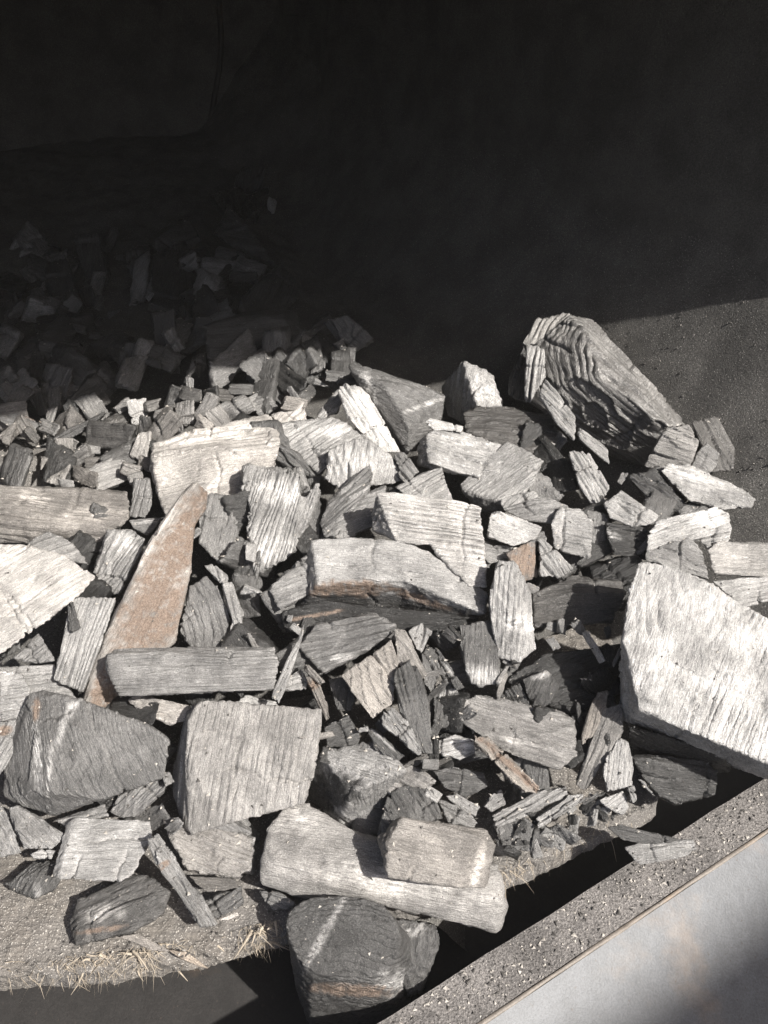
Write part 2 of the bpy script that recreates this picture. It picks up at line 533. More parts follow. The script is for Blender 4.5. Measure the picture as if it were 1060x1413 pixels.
def build_board():
    front = [(-160, 1362), (-60, 1350), (60, 1341), (180, 1325), (290, 1305), (370, 1288), (450, 1270), (540, 1248), (620, 1228), (700, 1205), (780, 1170), (860, 1130), (910, 1102)]
    root = bpy.data.objects.new('floor_board', None)
    link(root)
    z = -0.868
    P = [px_on_z(x, y, z) for x, y in front]
    root.location = P[4] - Vector((0, 0, 0.03))
    tag(root, 'ash covered wooden floor board with frayed front edge above the dark trough', 'board')
    # resample the front line
    L = []
    for a, b in zip(P, P[1:]):
        for i in range(40):
            L.append(a.lerp(b, i / 40))
    L.append(P[-1])
    n = len(L)
    rows = [(-0.002, -0.036), (-0.003, -0.028), (-0.001, -0.019), (0.0, -0.010), (0.001, -0.003), (0.002, 0.0), (0.008, 0.0), (0.014, 0.0)] + [(0.012 * k + 0.012, 0.0) for k in range(1, 26)]
    v, f = [], []
    q = np.array([[p.x, p.y, 0] for p in L])
    jag = fbm(q * 23, 2) * 0.005 + fbm(q * 300, 3) * 0.004
    for r, (dy, dz) in enumerate(rows):
        h = fbm(q * 40 + np.array([0, dy * 40, r * 0.3]), 3) * (0.0022 if r > 4 else 0.001)
        hh = fbm(q * 130 + np.array([0, dy * 130, 5]), 2) * 0.001
        jag = fbm(q * 23 + r * 0.15, 2) * 0.006 + fbm(q * np.array([90, 90, 0]) + np.array([0, 0, r * 2.3]), 3) * 0.0035
        for i, p in enumerate(L):
            j = jag[i] * max(0, 1 - max(0, dy) / 0.05)
            v.append(Vector((p.x, p.y + dy + j, p.z + dz + h[i] + (hh[i] if r > 4 else 0))) - root.location)
    R = len(rows)
    for r in range(R - 1):
        for i in range(n - 1):
            f.append((r * n + i, r * n + i + 1, (r + 1) * n + i + 1, (r + 1) * n + i))
    # underside
    b0 = len(v)
    for i, p in enumerate(L):
        v.append(Vector((p.x, p.y + 0.33, p.z - 0.034)) - root.location)
    for i in range(n - 1):
        f.append((b0 + i, b0 + i + 1, i + 1, i))
        f.append(((R - 1) * n + i, (R - 1) * n + i + 1, b0 + i + 1, b0 + i))
    mesh_obj('plank', v, f, M_BOARD, root, False)
    # frayed fibres along the edge
    v, f = [], []

    def fibre(p, d, ln, wd):
        k = len(v)
        side = Vector((RNG.normal(), RNG.normal(), RNG.normal())).cross(d).normalized() * wd
        bend = Vector((RNG.normal(0, .3), RNG.normal(0, .3), -0.45)) * ln
        for t, ws in ((0, 1), (0.35, 0.9), (0.7, 0.6), (1, 0.15)):
            c = p + d * ln * t + bend * t * t
            nrm = side.cross(d).normalized() * wd * 0.6
            v.extend([c + side * ws - root.location, c - side * ws - root.location, c + nrm * ws - root.location])
        for i in range(3):
            for j in range(3):
                f.append((k + 3 * i + j, k + 3 * i + (j + 1) % 3, k + 3 * i + 3 + (j + 1) % 3, k + 3 * i + 3 + j))
    def at_px(x):
        for (xa, ya), (xb, yb) in zip(front, front[1:]):
            if xa <= x <= xb:
                return px_on_z(x, ya + (yb - ya) * (x - xa) / (xb - xa), z - RNG.random() * 0.02)
    clumps = [(40, 40, 60), (115, 22, 420), (150, 22, 260), (200, 13, 520), (246, 10, 90), (352, 10, 420), (372, 8, 260), (690, 12, 160), (745, 40, 90), (830, 25, 90), (180, 170, 160)]
    for cx, sg, cnt in clumps:
        for _ in range(cnt):
            x = min(900, max(-150, RNG.normal(cx, sg)))
            p = at_px(x)
            d = Vector((RNG.normal(0, .9), -0.45 + RNG.normal(0, .5), RNG.normal(-0.35, .5))).normalized()
            big = RNG.random() < 0.05
            fibre(p + Vector((0, RNG.uniform(-.003, .008), RNG.uniform(-.012, .014))), d, RNG.uniform(.003, .019) * (1.5 if big else 1), 0.0015 if big else 0.0002 + RNG.random() * 0.0002)
    tag(mesh_obj('frayed_fibres', v, f, M_STRAW, root), kind='stuff')
    # crumbs on the board
    for nm, mat, cnt, s0, s1 in (('dark_crumbs', M_GRIT_D, 900, .0006, .0022), ('pale_crumbs', M_GRIT_P, 1300, .0004, .0015)):
        pts, sz = [], []
        for _ in range(cnt):
            p = L[RNG.integers(0, n)]
            pts.append((p.x + RNG.normal(0, .004), p.y + 0.002 + RNG.random() ** 1.2 * 0.17, p.z + 0.0012))
            sz.append(s0 + (s1 - s0) * RNG.random() ** 3)
        grit(nm, pts, sz, mat, root)
# ------------------------------------------------------------------ charcoal pieces
REG = {'A': (0, 480, 2.944), 'B': (340, 420, 2.944), 'C': (660, 400, 2.6455), 'D': (0, 880, 2.65), 'E': (340, 840, 2.65), 'F': (660, 880, 2.65), 'P': (0, 0, 1.0)}
PENDING = []
CRUMBS = []


def base_depth(x, y):
    d = np.interp(y, [180, 400, 500, 560, 600, 700, 900, 1100, 1300, 1413], [2.3, 1.72, 1.42, 1.28, 1.21, 1.09, .955, .885, .815, .78])
    d += 0.13 * np.clip((260 - x) / 160, 0, 1) * np.clip((700 - y) / 90, 0, 1)
    return float(d)


def hull_into(bm, P):
    b2 = bmesh.new()
    for p in P:
        b2.verts.new(p)
    bmesh.ops.convex_hull(b2, input=b2.verts[:])
    dead = [q for q in b2.verts if not q.link_faces]
    bmesh.ops.delete(b2, geom=dead, context='VERTS')
    bmesh.ops.recalc_face_normals(b2, faces=b2.faces[:])
    b2.verts.index_update()
    nv = [bm.verts.new(q.co) for q in b2.verts]
    for fc in b2.faces:
        try:
            bm.faces.new([nv[q.index] for q in fc.verts])
        except ValueError:
            pass
    b2.free()


def piece(name, label, reg, pts, t=40, L=0, ga=0, tone=0.3, per=8.0, amp=1.0, tilt=(0, -0.35), rust=(), pale=(), warm=0.0,
          cracks=2, warp=1.0, step=1.0, rough=1.0, shrink=0.82, group=None, gd=None, faces=5600, dark=(), flat=False, cat='charcoal', radial=None):
    x0, y0, k = REG[reg]
    parts = []
    for part in pts.split('|'):
        rows = []
        for tok in part.split():
            c = [float(q) for q in tok.split(',')]
            rows.append((x0 + c[0] / k, y0 + c[1] / k, (c[2] if len(c) > 2 else 0.0) / k))
        parts.append(np.array(rows))
    allp = np.concatenate(parts)
    cx, cy = (allp[:, 0].min() + allp[:, 0].max()) / 2, (allp[:, 1].min() + allp[:, 1].max()) / 2
    zc = base_depth(cx, cy)
    s = zc / FPX
    zc -= L * s
    s = zc / FPX
    bm = bmesh.new()
    ext = min(np.ptp(allp[:, 0]), np.ptp(allp[:, 1]))
    worldpts = []
    for p in parts:
        d = p[:, 2] + tilt[0] * (p[:, 0] - cx) + tilt[1] * (p[:, 1] - cy)
        front = px2world(p[:, 0], p[:, 1], zc + d * s)
        m = p[:, :2].mean(0)
        bx, by = m[0] + (p[:, 0] - m[0]) * shrink, m[1] + (p[:, 1] - m[1]) * shrink
        back = px2world(bx, by, zc + (d + t) * s)
        hull_into(bm, np.concatenate([front, back]))
        worldpts.append(front)
    W = np.concatenate(worldpts)
    me = bpy.data.meshes.new(name)
    bm.to_mesh(me)
    bm.free()
    o = link(bpy.data.objects.new(name, me))
    area = sum(f.area for f in me.polygons) / (s * s)
    vox = max(1.45, math.sqrt(area / faces)) * s
    md = o.modifiers.new('r', 'REMESH')
    md.mode = 'VOXEL'
    md.voxel_size = vox
    # grain direction: lies in the plane fitted through the visible points
    cc = np.c_[allp[:, :2] - [cx, cy], np.ones(len(allp))]
    dd = allp[:, 2] + tilt[0] * (allp[:, 0] - cx) + tilt[1] * (allp[:, 1] - cy)
    sol = np.linalg.lstsq(cc, dd, rcond=None)[0]
    if flat:
        sol = np.array([tilt[0], tilt[1], 0.0])
    a = math.radians(ga)
    gx, gy = math.cos(a), -math.sin(a)
    gz = sol[0] * gx + sol[1] * gy if gd is None else gd
    g = cam2world(np.array(gx), np.array(-gy), np.array(gz)) - np.array([0, 0, CZ])
    g /= np.linalg.norm(g)
    nrm = cam2world(np.array(sol[0]), np.array(-sol[1]), np.array(-1.0)) - np.array([0, 0, CZ])
    nrm -= g * nrm.dot(g)
    nrm /= np.linalg.norm(nrm)
    tag(o, label, cat, group)
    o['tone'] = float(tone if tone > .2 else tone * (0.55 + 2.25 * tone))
    o['warm'] = float(warm)
    o['ridge'] = float(amp)
    if label.startswith('very large'):
        o['streak'] = 0.1
    hsh = (len(PENDING) * 0.6180339) % 1.0
    o['streak'] = 0.06 + 0.26 * hsh
    seed = (len(PENDING) * 13.7) % 400
    blobs = []
    for lst in (rust, pale, dark):
        blobs.append([(x0 + b[0] / k, y0 + b[1] / k, b[2] / k, b[3] / k if len(b) > 3 else b[2] / k, b[4] if len(b) > 4 else 0) for b in lst])
    if not group:
        HAND.append((cx, cy, np.ptp(allp[:, 0]) / 2, np.ptp(allp[:, 1]) / 2, ' '.join(CUT.split(label)[0].split()[:5])))
    PENDING.append(dict(n=COUNT[0] if group else 0, o=o, s=s, g=g, r=nrm, seed=seed, per=per, amp=amp, blobs=blobs, cracks=cracks, warp=warp, step=step, rough=rough, ext=ext, vox=vox, radial=radial))
    return o


def finish_pieces():
    bpy.context.view_layer.update()
    dg = bpy.context.evaluated_depsgraph_get()
    done = []
    for d in PENDING:
        done.append(bpy.data.meshes.new_from_object(d['o'].evaluated_get(dg)))
    for d, me in zip(PENDING, done):
        o, s, g, r = d['o'], d['s'], d['g'], d['r']
        old = o.data
        o.modifiers.clear()
        n = len(me.vertices)
        if n == 0:
            print('EMPTY', o.name, o['label'])
            continue
        co = np.empty(n * 3, np.float32)
        me.vertices.foreach_get('co', co)
        co = co.reshape(-1, 3).astype(np.float64)
        ed = np.empty(len(me.edges) * 2, np.int32)
        me.edges.foreach_get('vertices', ed)
        ed = ed.reshape(-1, 2)
        deg = np.bincount(ed.ravel(), minlength=n).astype(float)[:, None]

        def smooth(val):
            acc = np.zeros_like(val)
            np.add.at(acc, ed[:, 0], val[ed[:, 1]])
            np.add.at(acc, ed[:, 1], val[ed[:, 0]])
            return acc / np.maximum(deg, 1)
        for _ in range(1):
            co = 0.7 * co + 0.3 * smooth(co)
        me.vertices.foreach_set('co', co.astype(np.float32).ravel())
        me.update()
        nr = np.empty(n * 3, np.float32)
        me.vertices.foreach_get('normal', nr)
        nr = nr.reshape(-1, 3).astype(np.float64)
        for _ in range(1):
            nr = 0.5 * nr + 0.5 * smooth(nr)
        nr /= np.linalg.norm(nr, axis=1)[:, None] + 1e-9
        c = co.mean(0)
        q = (co - c) / s
        tt = np.cross(g, r)
        qr, qt, qg = q @ r, q @ tt, q @ g
        rng = np.random.default_rng(int(d['seed'] * 10) + 3)
        sd = d['seed']
        # rings round a pith somewhere beside the piece
        if d['radial'] is None:
            pr, pt = -rng.uniform(10, 60), rng.choice([-1, 1]) * rng.uniform(90, 190)
        else:
            pr, pt = d['radial']
        along = np.stack([qr / 30, qt / 30, qg / 120], -1) + sd
        rad = np.hypot(qr - pr, qt - pt) + 2.2 * fbm(along, 2)
        ang = np.arctan2(qt - pt, qr - pr) * 110
        endf = np.abs(nr @ g)
        side = 1 - np.clip((endf - 0.55) / 0.3, 0, 1)
        ext = d['ext']
        disp = np.zeros(n)
        # big irregularities
        low = np.stack([qr, qt, qg * 0.6], -1) / max(18, ext * 0.42) + sd * 1.7
        disp += fbm(low, 2) * 0.022 * min(ext, 110) * d['warp']
        # split steps: flat terraces that break off along the grain
        sr = (qr * 0.6 + qt * 0.8) / max(12, ext * 0.17) + 1.2 * fbm(np.stack([qr / 40, qt / 40, qg / 75], -1) + sd * 0.3, 2)
        fr = sr - np.floor(sr)
        disp += side * (fr ** 3 - 0.25) * min(3.2, ext * 0.045) * d['step']
        # growth ring ridges
        ph = rad / d['per'] + 1.1 * vnoise(np.stack([rad / (2.3 * d['per']), 0 * rad + sd, 0 * rad], -1)) + 0.35 * vnoise(np.stack([qr / 9, qt / 9, qg / 60], -1) + sd)
        rid = np.abs(np.sin(np.pi * ph)) ** 0.6
        mask = 0.15 + 0.85 * np.clip(0.5 + 1.5 * vnoise(np.stack([qr, qt, qg * 0.7], -1) / 34 + sd), 0, 1)
        disp += (rid - 0.7) * 2.0 * d['amp'] * mask * (0.45 + 0.55 * side)
        # fibres
        fb = fbm(np.stack([qr / 3.2, qt / 3.2, qg / 34], -1) + sd, 2)
        disp += fb * 0.75 * d['rough'] * side
        # broken end grain
        disp += (1 - side) * fbm(np.stack([qr / 5, qt / 5, qg / 8], -1) + sd, 2) * 1.7 * d['rough']
        # chips
        ch = fbm(q / 11 + sd * 2, 2)
        disp -= np.clip(ch - 0.45, 0, 1) * 5 * d['rough'] * (1.4 - side)
        # cracks across and along the grain
        glen, tlen = np.ptp(qg), np.ptp(qt)
        for kx in range(d['cracks']):
            if kx % 2 == 0:
                w0 = qg.min() + glen * rng.uniform(0.2, 0.8)
                dist = np.abs(qg - w0 + 7 * fbm(np.stack([qr / 22, qt / 22, 0 * qg + kx * 5], -1) + sd, 2))
                m = np.clip(2.5 * vnoise(np.stack([qr / 40, qt / 40, 0 * qg + kx * 3.3], -1) + sd) + 0.3, 0, 1)
                disp -= 5.5 * np.exp(-(dist / 1.5) ** 2) * m
            else:
                w0 = qt.min() + tlen * rng.uniform(0.2, 0.8)
                dist = np.abs(qt - w0 + 5 * fbm(np.stack([qr / 30, 0 * qt + kx * 5, qg / 40], -1) + sd, 2))
                m = np.clip(2.5 * vnoise(np.stack([qr / 60, 0 * qt + kx * 3.3, qg / 45], -1) + sd) + 0.2, 0, 1)
                disp -= 6.0 * np.exp(-(dist / 1.5) ** 2) * m
        co = co + nr * (disp * s)[:, None]
        me.vertices.foreach_set('co', co.astype(np.float32).ravel())
        at = me.attributes.new('gc', 'FLOAT_VECTOR', 'POINT')
        at.data.foreach_set('vector', (np.stack([rad, ang, qg], -1) + sd * 3).astype(np.float32).ravel())
        at = me.attributes.new('ringmask', 'FLOAT', 'POINT')
        at.data.foreach_set('value', mask.astype(np.float32))
        at = me.attributes.new('ring', 'FLOAT', 'POINT')
        at.data.foreach_set('value', ph.astype(np.float32))
        # patches of bark rust, pale ash and black char, also painted glints and shade
        rel = co - np.array([0, 0, CZ])
        zf = rel[:, 1] * CP - rel[:, 2] * SP
        yu = rel[:, 1] * SP + rel[:, 2] * CP
        X, Y = 530 + FPX * rel[:, 0] / zf, 706.5 - FPX * yu / zf
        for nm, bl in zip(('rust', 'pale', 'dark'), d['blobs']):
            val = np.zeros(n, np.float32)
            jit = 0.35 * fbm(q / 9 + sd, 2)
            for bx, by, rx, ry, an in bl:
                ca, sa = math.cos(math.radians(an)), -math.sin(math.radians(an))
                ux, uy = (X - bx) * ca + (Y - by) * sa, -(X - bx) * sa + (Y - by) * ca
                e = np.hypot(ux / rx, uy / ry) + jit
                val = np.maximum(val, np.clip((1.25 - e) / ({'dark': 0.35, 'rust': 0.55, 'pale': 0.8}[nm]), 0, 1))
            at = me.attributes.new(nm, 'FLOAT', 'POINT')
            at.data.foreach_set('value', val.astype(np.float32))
        me.polygons.foreach_set('use_smooth', np.ones(len(me.polygons), bool))
        me.materials.clear()
        me.materials.append(M_CHAR)
        # origin at the base of the piece
        base = Vector((float(c[0]), float(c[1]), float(co[:, 2].min())))
        co2 = co - np.array(base)
        if d['ext'] > 20:
            up = np.where(nr[:, 2] > 0.55)[0]
            if len(up):
                for iv in rng.choice(up, min(len(up), int(4 + d['ext'] * 0.22))):
                    CRUMBS.append(tuple(co[iv]))
        me.vertices.foreach_set('co', co2.astype(np.float32).ravel())
        me.update()
        me.name = o.name
        o.data = me
        o.location = base
        bpy.data.meshes.remove(old)


import re
HAND = []
COUNT = [0]
HIDDEN = set([49, 53, 54, 58, 59, 62, 67, 69, 73, 76, 78, 79, 80, 81, 82, 84, 93, 94, 95, 97, 100, 101, 104, 107, 111, 112, 113, 120, 123, 124, 126, 127, 131, 134, 137, 141, 143, 144, 147, 148, 149, 151, 154, 155, 163, 165, 169, 181, 182, 188, 191, 193, 194, 196, 199, 200, 202, 203, 204, 206, 213, 214, 218, 235, 238, 240, 249, 252, 264, 266, 267, 269, 274, 278, 282, 288, 291, 304, 313, 314, 316, 320, 322, 326, 329, 330, 332, 333, 336, 341, 346, 348, 352, 359, 360, 361, 363, 366, 367, 370, 372, 375, 376, 379, 380, 381, 382, 383, 390, 392, 396, 397, 399, 403, 407, 408, 415, 417, 429, 437])      # pieces wholly behind others
CUT = re.compile(r' (with|left|right|under|behind|below|at|on|in|by|standing|lying|leaning|cut|resting|beside|between|above|joined|hanging|running|poking|wedged|showing|pointing|flecked|slanting|propped|bridging|jammed) ')


def covered(x, y, lim):
    """a named piece lies right there"""
    return any(h[2] > 14 and ((x - h[0]) / h[2]) ** 2 + ((y - h[1]) / h[3]) ** 2 < lim for h in HAND)


def where(x, y):
    """'left of the twisted bark stick': the nearest named piece and the side of it"""
    best = min(HAND, key=lambda h: math.hypot((x - h[0]) / (h[2] + 20), (y - h[1]) / (h[3] + 20)))
    dx, dy = (x - best[0]) / (best[2] + 20), (y - best[1]) / (best[3] + 20)
    s = ('right of' if dx > 0 else 'left of') if abs(dx) > abs(dy) else ('below' if dy > 0 else 'behind')
    return s + ' the ' + best[4]


def random_chunk(name, label, group, x, y, size, tone, L=0, elong=1.6, faces=900, warm=0.0, dd=0.0):
    """a loose fragment of no particular shape around a photo point, size in photo pixels"""
    a = RNG.random() * 180
    ca, sa = math.cos(math.radians(a)), math.sin(math.radians(a))
    P = []
    kind = RNG.random()
    th = 0.35 if kind < 0.4 else 0.8
    drop = set(RNG.choice(8, 2, replace=False)) if RNG.random() < 0.6 else set()
    for k in range(8):
        if k in drop:
            continue
        sx, sy, sz = (1 if k & 1 else -1), (1 if k & 2 else -1), (1 if k & 4 else -1)
        ux = sx * size * 0.5 * elong * RNG.uniform(.55, 1.1)
        uy = sy * size * 0.5 * RNG.uniform(.5, 1.1)
        uz = sz * size * 0.5 * th * RNG.uniform(.6, 1.1)
        P.append('%.1f,%.1f,%.1f' % (x + ux * ca - uy * sa, y + ux * sa + uy * ca, uz))
    tl = (RNG.uniform(-.8, .8), RNG.uniform(-1.0, .4))
    pp, gj = RNG.uniform(3.5, 7), RNG.normal(0, 10)
    COUNT[0] += 1
    if COUNT[0] in HIDDEN:
        return None
    return piece(name, label, 'P', ' '.join(P), t=size * 0.15, L=L, ga=-a + gj, tone=tone, per=pp, amp=0.35, tilt=tl,
                 cracks=1 if size > 25 else 0, warp=1.6, step=0.9, rough=1.0, group=group, faces=faces, warm=warm)
build_kiln()
build_bed()
build_sill()
build_board()
build_shade_wall()
P_ = piece
# ---- front: logs and blocks by the sill
P_('charcoal_log', 'long pale half log lying across the front with a knotty left end', 'E',
   '45,930,20 75,800,40 150,708,90 215,706,90 270,765,60 440,828,50 450,1075,20 190,1060,20 45,1015,30 110,930,0 400,960,-10|300,790,50 530,858,50 930,935,60 966,1090,20 930,1186,40 380,1062,30 200,1000,0 880,1040,-10',
   t=90, L=20, ga=-9, tone=.30, per=6, amp=.6, pale=[(160, 760, 90, 60, 0), (560, 1010, 420, 50, -10)], cracks=3, radial=(-70, 60), warm=.12)
P_('charcoal_block', 'squared block resting on the right half of the long front log', 'E',
   '515,862,10 568,760,25 850,832,30 770,1012,0 780,1024,5 515,985,15 880,1018,60 912,860,70 880,806,80 478,836,80 545,765,85',
   flat=True, t=70, L=75, ga=-12, tone=.30, per=9, amp=.45, warm=.3, pale=[(850, 940, 90, 18, 75)], cracks=2, step=.5, tilt=(0, -.2))
P_('charcoal_stump', 'round dark log end with a white split across it at the bottom', 'E',
   '143,1150,10 150,1122,12 168,1096,15 200,1072,18 232,1056,20 300,1050,20 370,1052,20 440,1062,18 500,1085,15 545,1140,8 562,1195,0 560,1262,-5 520,1320,-8 470,1354,-10 400,1356,-8 340,1352,-8 235,1330,-4 185,1270,0 155,1215,5 190,1420,260 240,1540,330 420,1560,330 570,1530,330 640,1300,240 620,1230,200',
   t=120, L=25, ga=75, gd=3.0, tone=.12, per=8, amp=1.6, faces=16000, tilt=(0, -.15), pale=[(330, 1110, 95, 14, 60), (260, 1230, 110, 16, 62), (560, 1370, 50, 90, 80)], rust=[(380, 1395, 150, 22, -2)], cracks=1, step=.2, radial=(10, 60), warp=.5)
P_('charcoal_chunk', 'rough dark chunk flecked with pale bits between stump and long front log', 'E',
   '525,1130,30 690,1155,30 707,1205,20 650,1300,40 590,1420,80 550,1300,0 560,1220,0 700,1240,60 640,1400,100', flat=True, t=80, L=-12, ga=80, tone=.13, per=6, amp=1, pale=[(600, 1190, 50, 20, 0), (640, 1160, 20, 20, 0)], rough=1.6)
P_('charcoal_chunk', 'small layered chip poking out under the left end of the long front log', 'E', '45,1030,0 120,1038,0 182,1078,0 150,1100,20 100,1098,20 70,1075,20', t=40, L=0, ga=-15, tone=.24)
P_('charcoal_slab', 'large grey ridged block standing upright left of centre front', 'D',
   '735,233,0 830,232,10 1180,262,40 1176,330,30 1150,510,10 1112,610,10 870,640,-5 700,722,-5 690,700,-5 690,300,-5 625,545,140 648,410,140 685,270,110 655,650,110', flat=True, t=95, L=34, ga=82, tone=.31, per=9.5, amp=1.5, faces=18000, warm=.12, cracks=2, step=.8, tilt=(0, -.25))
P_('charcoal_block', 'dark block with a pale knot streak and brown top left of the grey ridged block', 'D',
   '108,205,60 150,190,70 180,212,50 300,222,60 345,272,45 430,280,50 545,318,50 622,372,45 604,512,25 380,592,0 172,330,0 172,450,-20 170,560,-34 160,640,60 200,655,60 50,602,90 14,572,110 20,480,110 62,300,110 105,260,40',
   flat=True, t=90, L=36, ga=-60, tone=.17, per=4.5, amp=.7, faces=16000, tilt=(0, -.15), pale=[(235, 320, 120, 16, 68), (180, 500, 90, 8, 85), (135, 420, 150, 14, 95), (270, 260, 60, 10, 60)], rust=[(132, 262, 40, 12, 85)], cracks=2, warp=.6)
P_('charcoal_slab', 'flat pale plate lying left of the twisted stick at lower left', 'D',
   '270,655,40 550,668,40 562,720,30 490,862,0 440,892,0 212,886,-5 192,872,30 242,682,60', flat=True, t=22, L=30, ga=2, tone=.42, per=11, amp=.4, tilt=(0, -.5), cracks=3, step=.4)
P_('charcoal_stick', 'twisted bark stick leaning against the pale plate at lower left', 'D',
   '538,738,40 580,714,40 600,760,20 600,860,20 570,822,30|570,770,20 605,765,20 720,930,-10 730,1000,-10 690,1000,0 590,860,10|660,880,0 715,915,-5 795,1050,10 735,1058,10 690,1000,0', t=16, L=36, ga=-55, tone=.24, per=6, rough=1.3, tilt=(.4, -.3), rust=[(600, 830, 12, 40, -50)])
P_('charcoal_chunk', 'dark dense chunk with a tan stain on the board at lower left', 'D',
   '250,1042,40 282,962,60 400,905,60 500,868,60 562,882,40 622,930,20 602,1000,10 480,1082,0 270,1132,20 470,980,-10 280,1060,0', t=70, L=16, ga=25, tone=.14, per=9, amp=1.1, pale=[(360, 1010, 60, 30, 20), (440, 1000, 25, 25, 0)], rust=[(370, 1068, 80, 11, 8)], warm=.1)
P_('charcoal_slab', 'flat split plate with jagged lower edge right of the twisted stick', 'D',
   '590,662,30 622,650,30 720,730,20 930,730,30 922,832,10 880,887,0 680,852,0 640,762,10', t=20, L=16, ga=-20, tone=.30, per=9, warm=.2, rough=1.4, tilt=(0, -.5))
P_('charcoal_slab', 'thin wavy chip under the split plate at lower left', 'D', '690,870,10 860,878,10 872,915,0 760,932,0 720,905,0', t=16, L=4, ga=-3, tone=.2, warm=.25)
P_('charcoal_chunk', 'grey triangular chip below the wavy chip near the frayed board edge', 'D', '748,962,20 880,900,20 892,972,0 800,1030,0 745,1010,0', t=24, L=2, ga=30, tone=.16, per=6)
P_('wood_splinter', 'thin cream splinter lying on the board beside the triangular chip', 'D', '796,1032,0 872,1002,0 874,1016,0 830,1034,0', t=5, L=4, ga=18, tone=.55, warm=.3, amp=.2, rough=.2, step=0, cracks=0, cat='splinter', warp=.3, faces=900)
P_('wood_splinter', 'pale orange splinter lying flat on the frayed board edge', 'D', '610,1140,0 680,1146,0 770,1212,0 735,1205,0 660,1175,0', t=6, L=2, ga=-20, tone=.5, warm=.9, amp=.2, rough=.2, step=0, cracks=0, cat='splinter', warp=.3, faces=900)
P_('wood_splinter', 'grey curved splinter along the board just right of the tan stained chunk', 'D', '430,1092,0 500,1080,0 610,1140,0 640,1150,0 560,1145,0', t=7, L=2, ga=-20, tone=.3, warm=.4, amp=.2, rough=.3, step=0, cracks=0, cat='splinter', warp=.3, faces=900)
P_('charcoal_chunk', 'folded grey chip left of the pale plate', 'D', '28,622,20 60,610,20 180,690,10 242,722,10 200,770,0 90,772,0 60,700,-10', t=26, L=8, ga=-35, tone=.3, per=8)
P_('charcoal_chunk', 'grey chip cut by the left edge beside the folded chip', 'D', '-40,600,0 10,620,0 42,682,0 82,788,0 0,802,0 -40,790,0', t=20, L=0, ga=-50, tone=.3)
P_('charcoal_chunk', 'small pale bit under the folded grey chip', 'D', '110,790,0 150,775,0 205,780,0 190,810,0 125,806,0', t=14, L=2, ga=0, tone=.4, faces=1500)
P_('charcoal_chunk', 'small ridged black lump on the board left of the pale plate', 'D', '22,902,20 130,820,30 205,818,30 222,880,20 190,930,10 130,955,0 60,932,0 110,870,-10', t=36, L=-2, ga=60, tone=.12, per=10, amp=1.3, pale=[(135, 930, 16, 26, 0)])
P_('charcoal_chunk', 'leaf shaped chip wedged between dark knot block and grey ridged block', 'D', '400,640,20 430,580,20 560,525,20 600,520,20 602,560,0 500,655,0 450,660,0', t=30, L=6, ga=45, tone=.2, per=6)
P_('charcoal_chunk', 'grey slab edge showing under the dark knot block', 'D', '200,668,20 300,640,20 385,610,20 400,650,0 270,660,0 240,690,0', t=24, L=-2, ga=10, tone=.28)
P_('bark_strip', 'pale rough bark strip under the long ridged bar at left', 'D', '462,228,10 505,204,10 600,230,10 700,252,10 692,300,0 622,318,0 565,262,0 500,262,0', t=26, L=10, ga=-15, tone=.36, rough=1.5, warm=.25)
P_('charcoal_chunk', 'small bright ridged tip behind the top edge of the grey ridged block', 'D', '850,245,0 900,208,10 1012,236,10 1020,256,0 900,260,0', t=30, L=6, ga=-15, tone=.42, per=5)
# ---- left side
P_('charcoal_bar', 'long ridged square bar lying level across the middle left', 'P',
   '147,902,0 160,897,20 240,894,25 380,893,25 387,908,10 381,952,0 300,951,-5 164,963,-5 152,940,-5 145,915,8', t=42, L=48, ga=2, tone=.27, per=5.5, amp=1.3, cracks=3, tilt=(0, -.2), step=.8)
P_('bark_shell', 'tall curved brown bark shell with grey rim leaning at middle left', 'P',
   '266,667,-6 271,667,-9 285,680,26 275,673,14 246,690,-6 251,690,-9 283,703,26 263,696,14|246,690,-6 251,690,-9 283,703,26 263,696,14 223,722,-6 228,722,-9 268,724,26 243,723,14|223,722,-6 228,722,-9 268,724,26 243,723,14 204,752,-6 209,752,-9 266,756,26 232,754,14|204,752,-6 209,752,-9 266,756,26 232,754,14 190,786,-6 195,786,-9 264,790,26 223,788,14|190,786,-6 195,786,-9 264,790,26 223,788,14 172,820,-6 177,820,-9 256,824,26 210,822,14|172,820,-6 177,820,-9 256,824,26 210,822,14 153,855,-6 158,855,-9 248,855,26 196,855,14|153,855,-6 158,855,-9 248,855,26 196,855,14 138,890,-6 143,890,-9 243,885,26 185,888,14|138,890,-6 143,890,-9 243,885,26 185,888,14 126,925,-6 131,925,-9 205,925,26 162,925,14|126,925,-6 131,925,-9 205,925,26 162,925,14 117,960,-6 122,960,-9 165,962,26 139,961,14|117,960,-6 122,960,-9 165,962,26 139,961,14 111,990,-6 116,990,-9 142,990,26 125,990,14', flat=True, t=14, L=46, ga=62, tone=.34, per=12, amp=.3, faces=18000, rust=[(232, 780, 130, 28, 60), (215, 850, 70, 34, 50), (150, 940, 60, 16, 65)], pale=[(195, 775, 150, 4, 60)], warm=.3, tilt=(-.15, -.3), cracks=1, shrink=1.0, rough=1.2, cat='bark', warp=.6, step=.4)
P_('charcoal_slab', 'wide pale flat slab cut by the left edge of the picture', 'A',
   '-80,810,40 0,800,40 90,798,40 150,842,30 270,838,30 396,930,10 330,1000,0 160,1130,0 0,1252,0 -80,1290,0', t=26, L=52, ga=35, tone=.50, per=14, amp=.35, step=.5, tilt=(0, -.45), cracks=4, warm=.15)
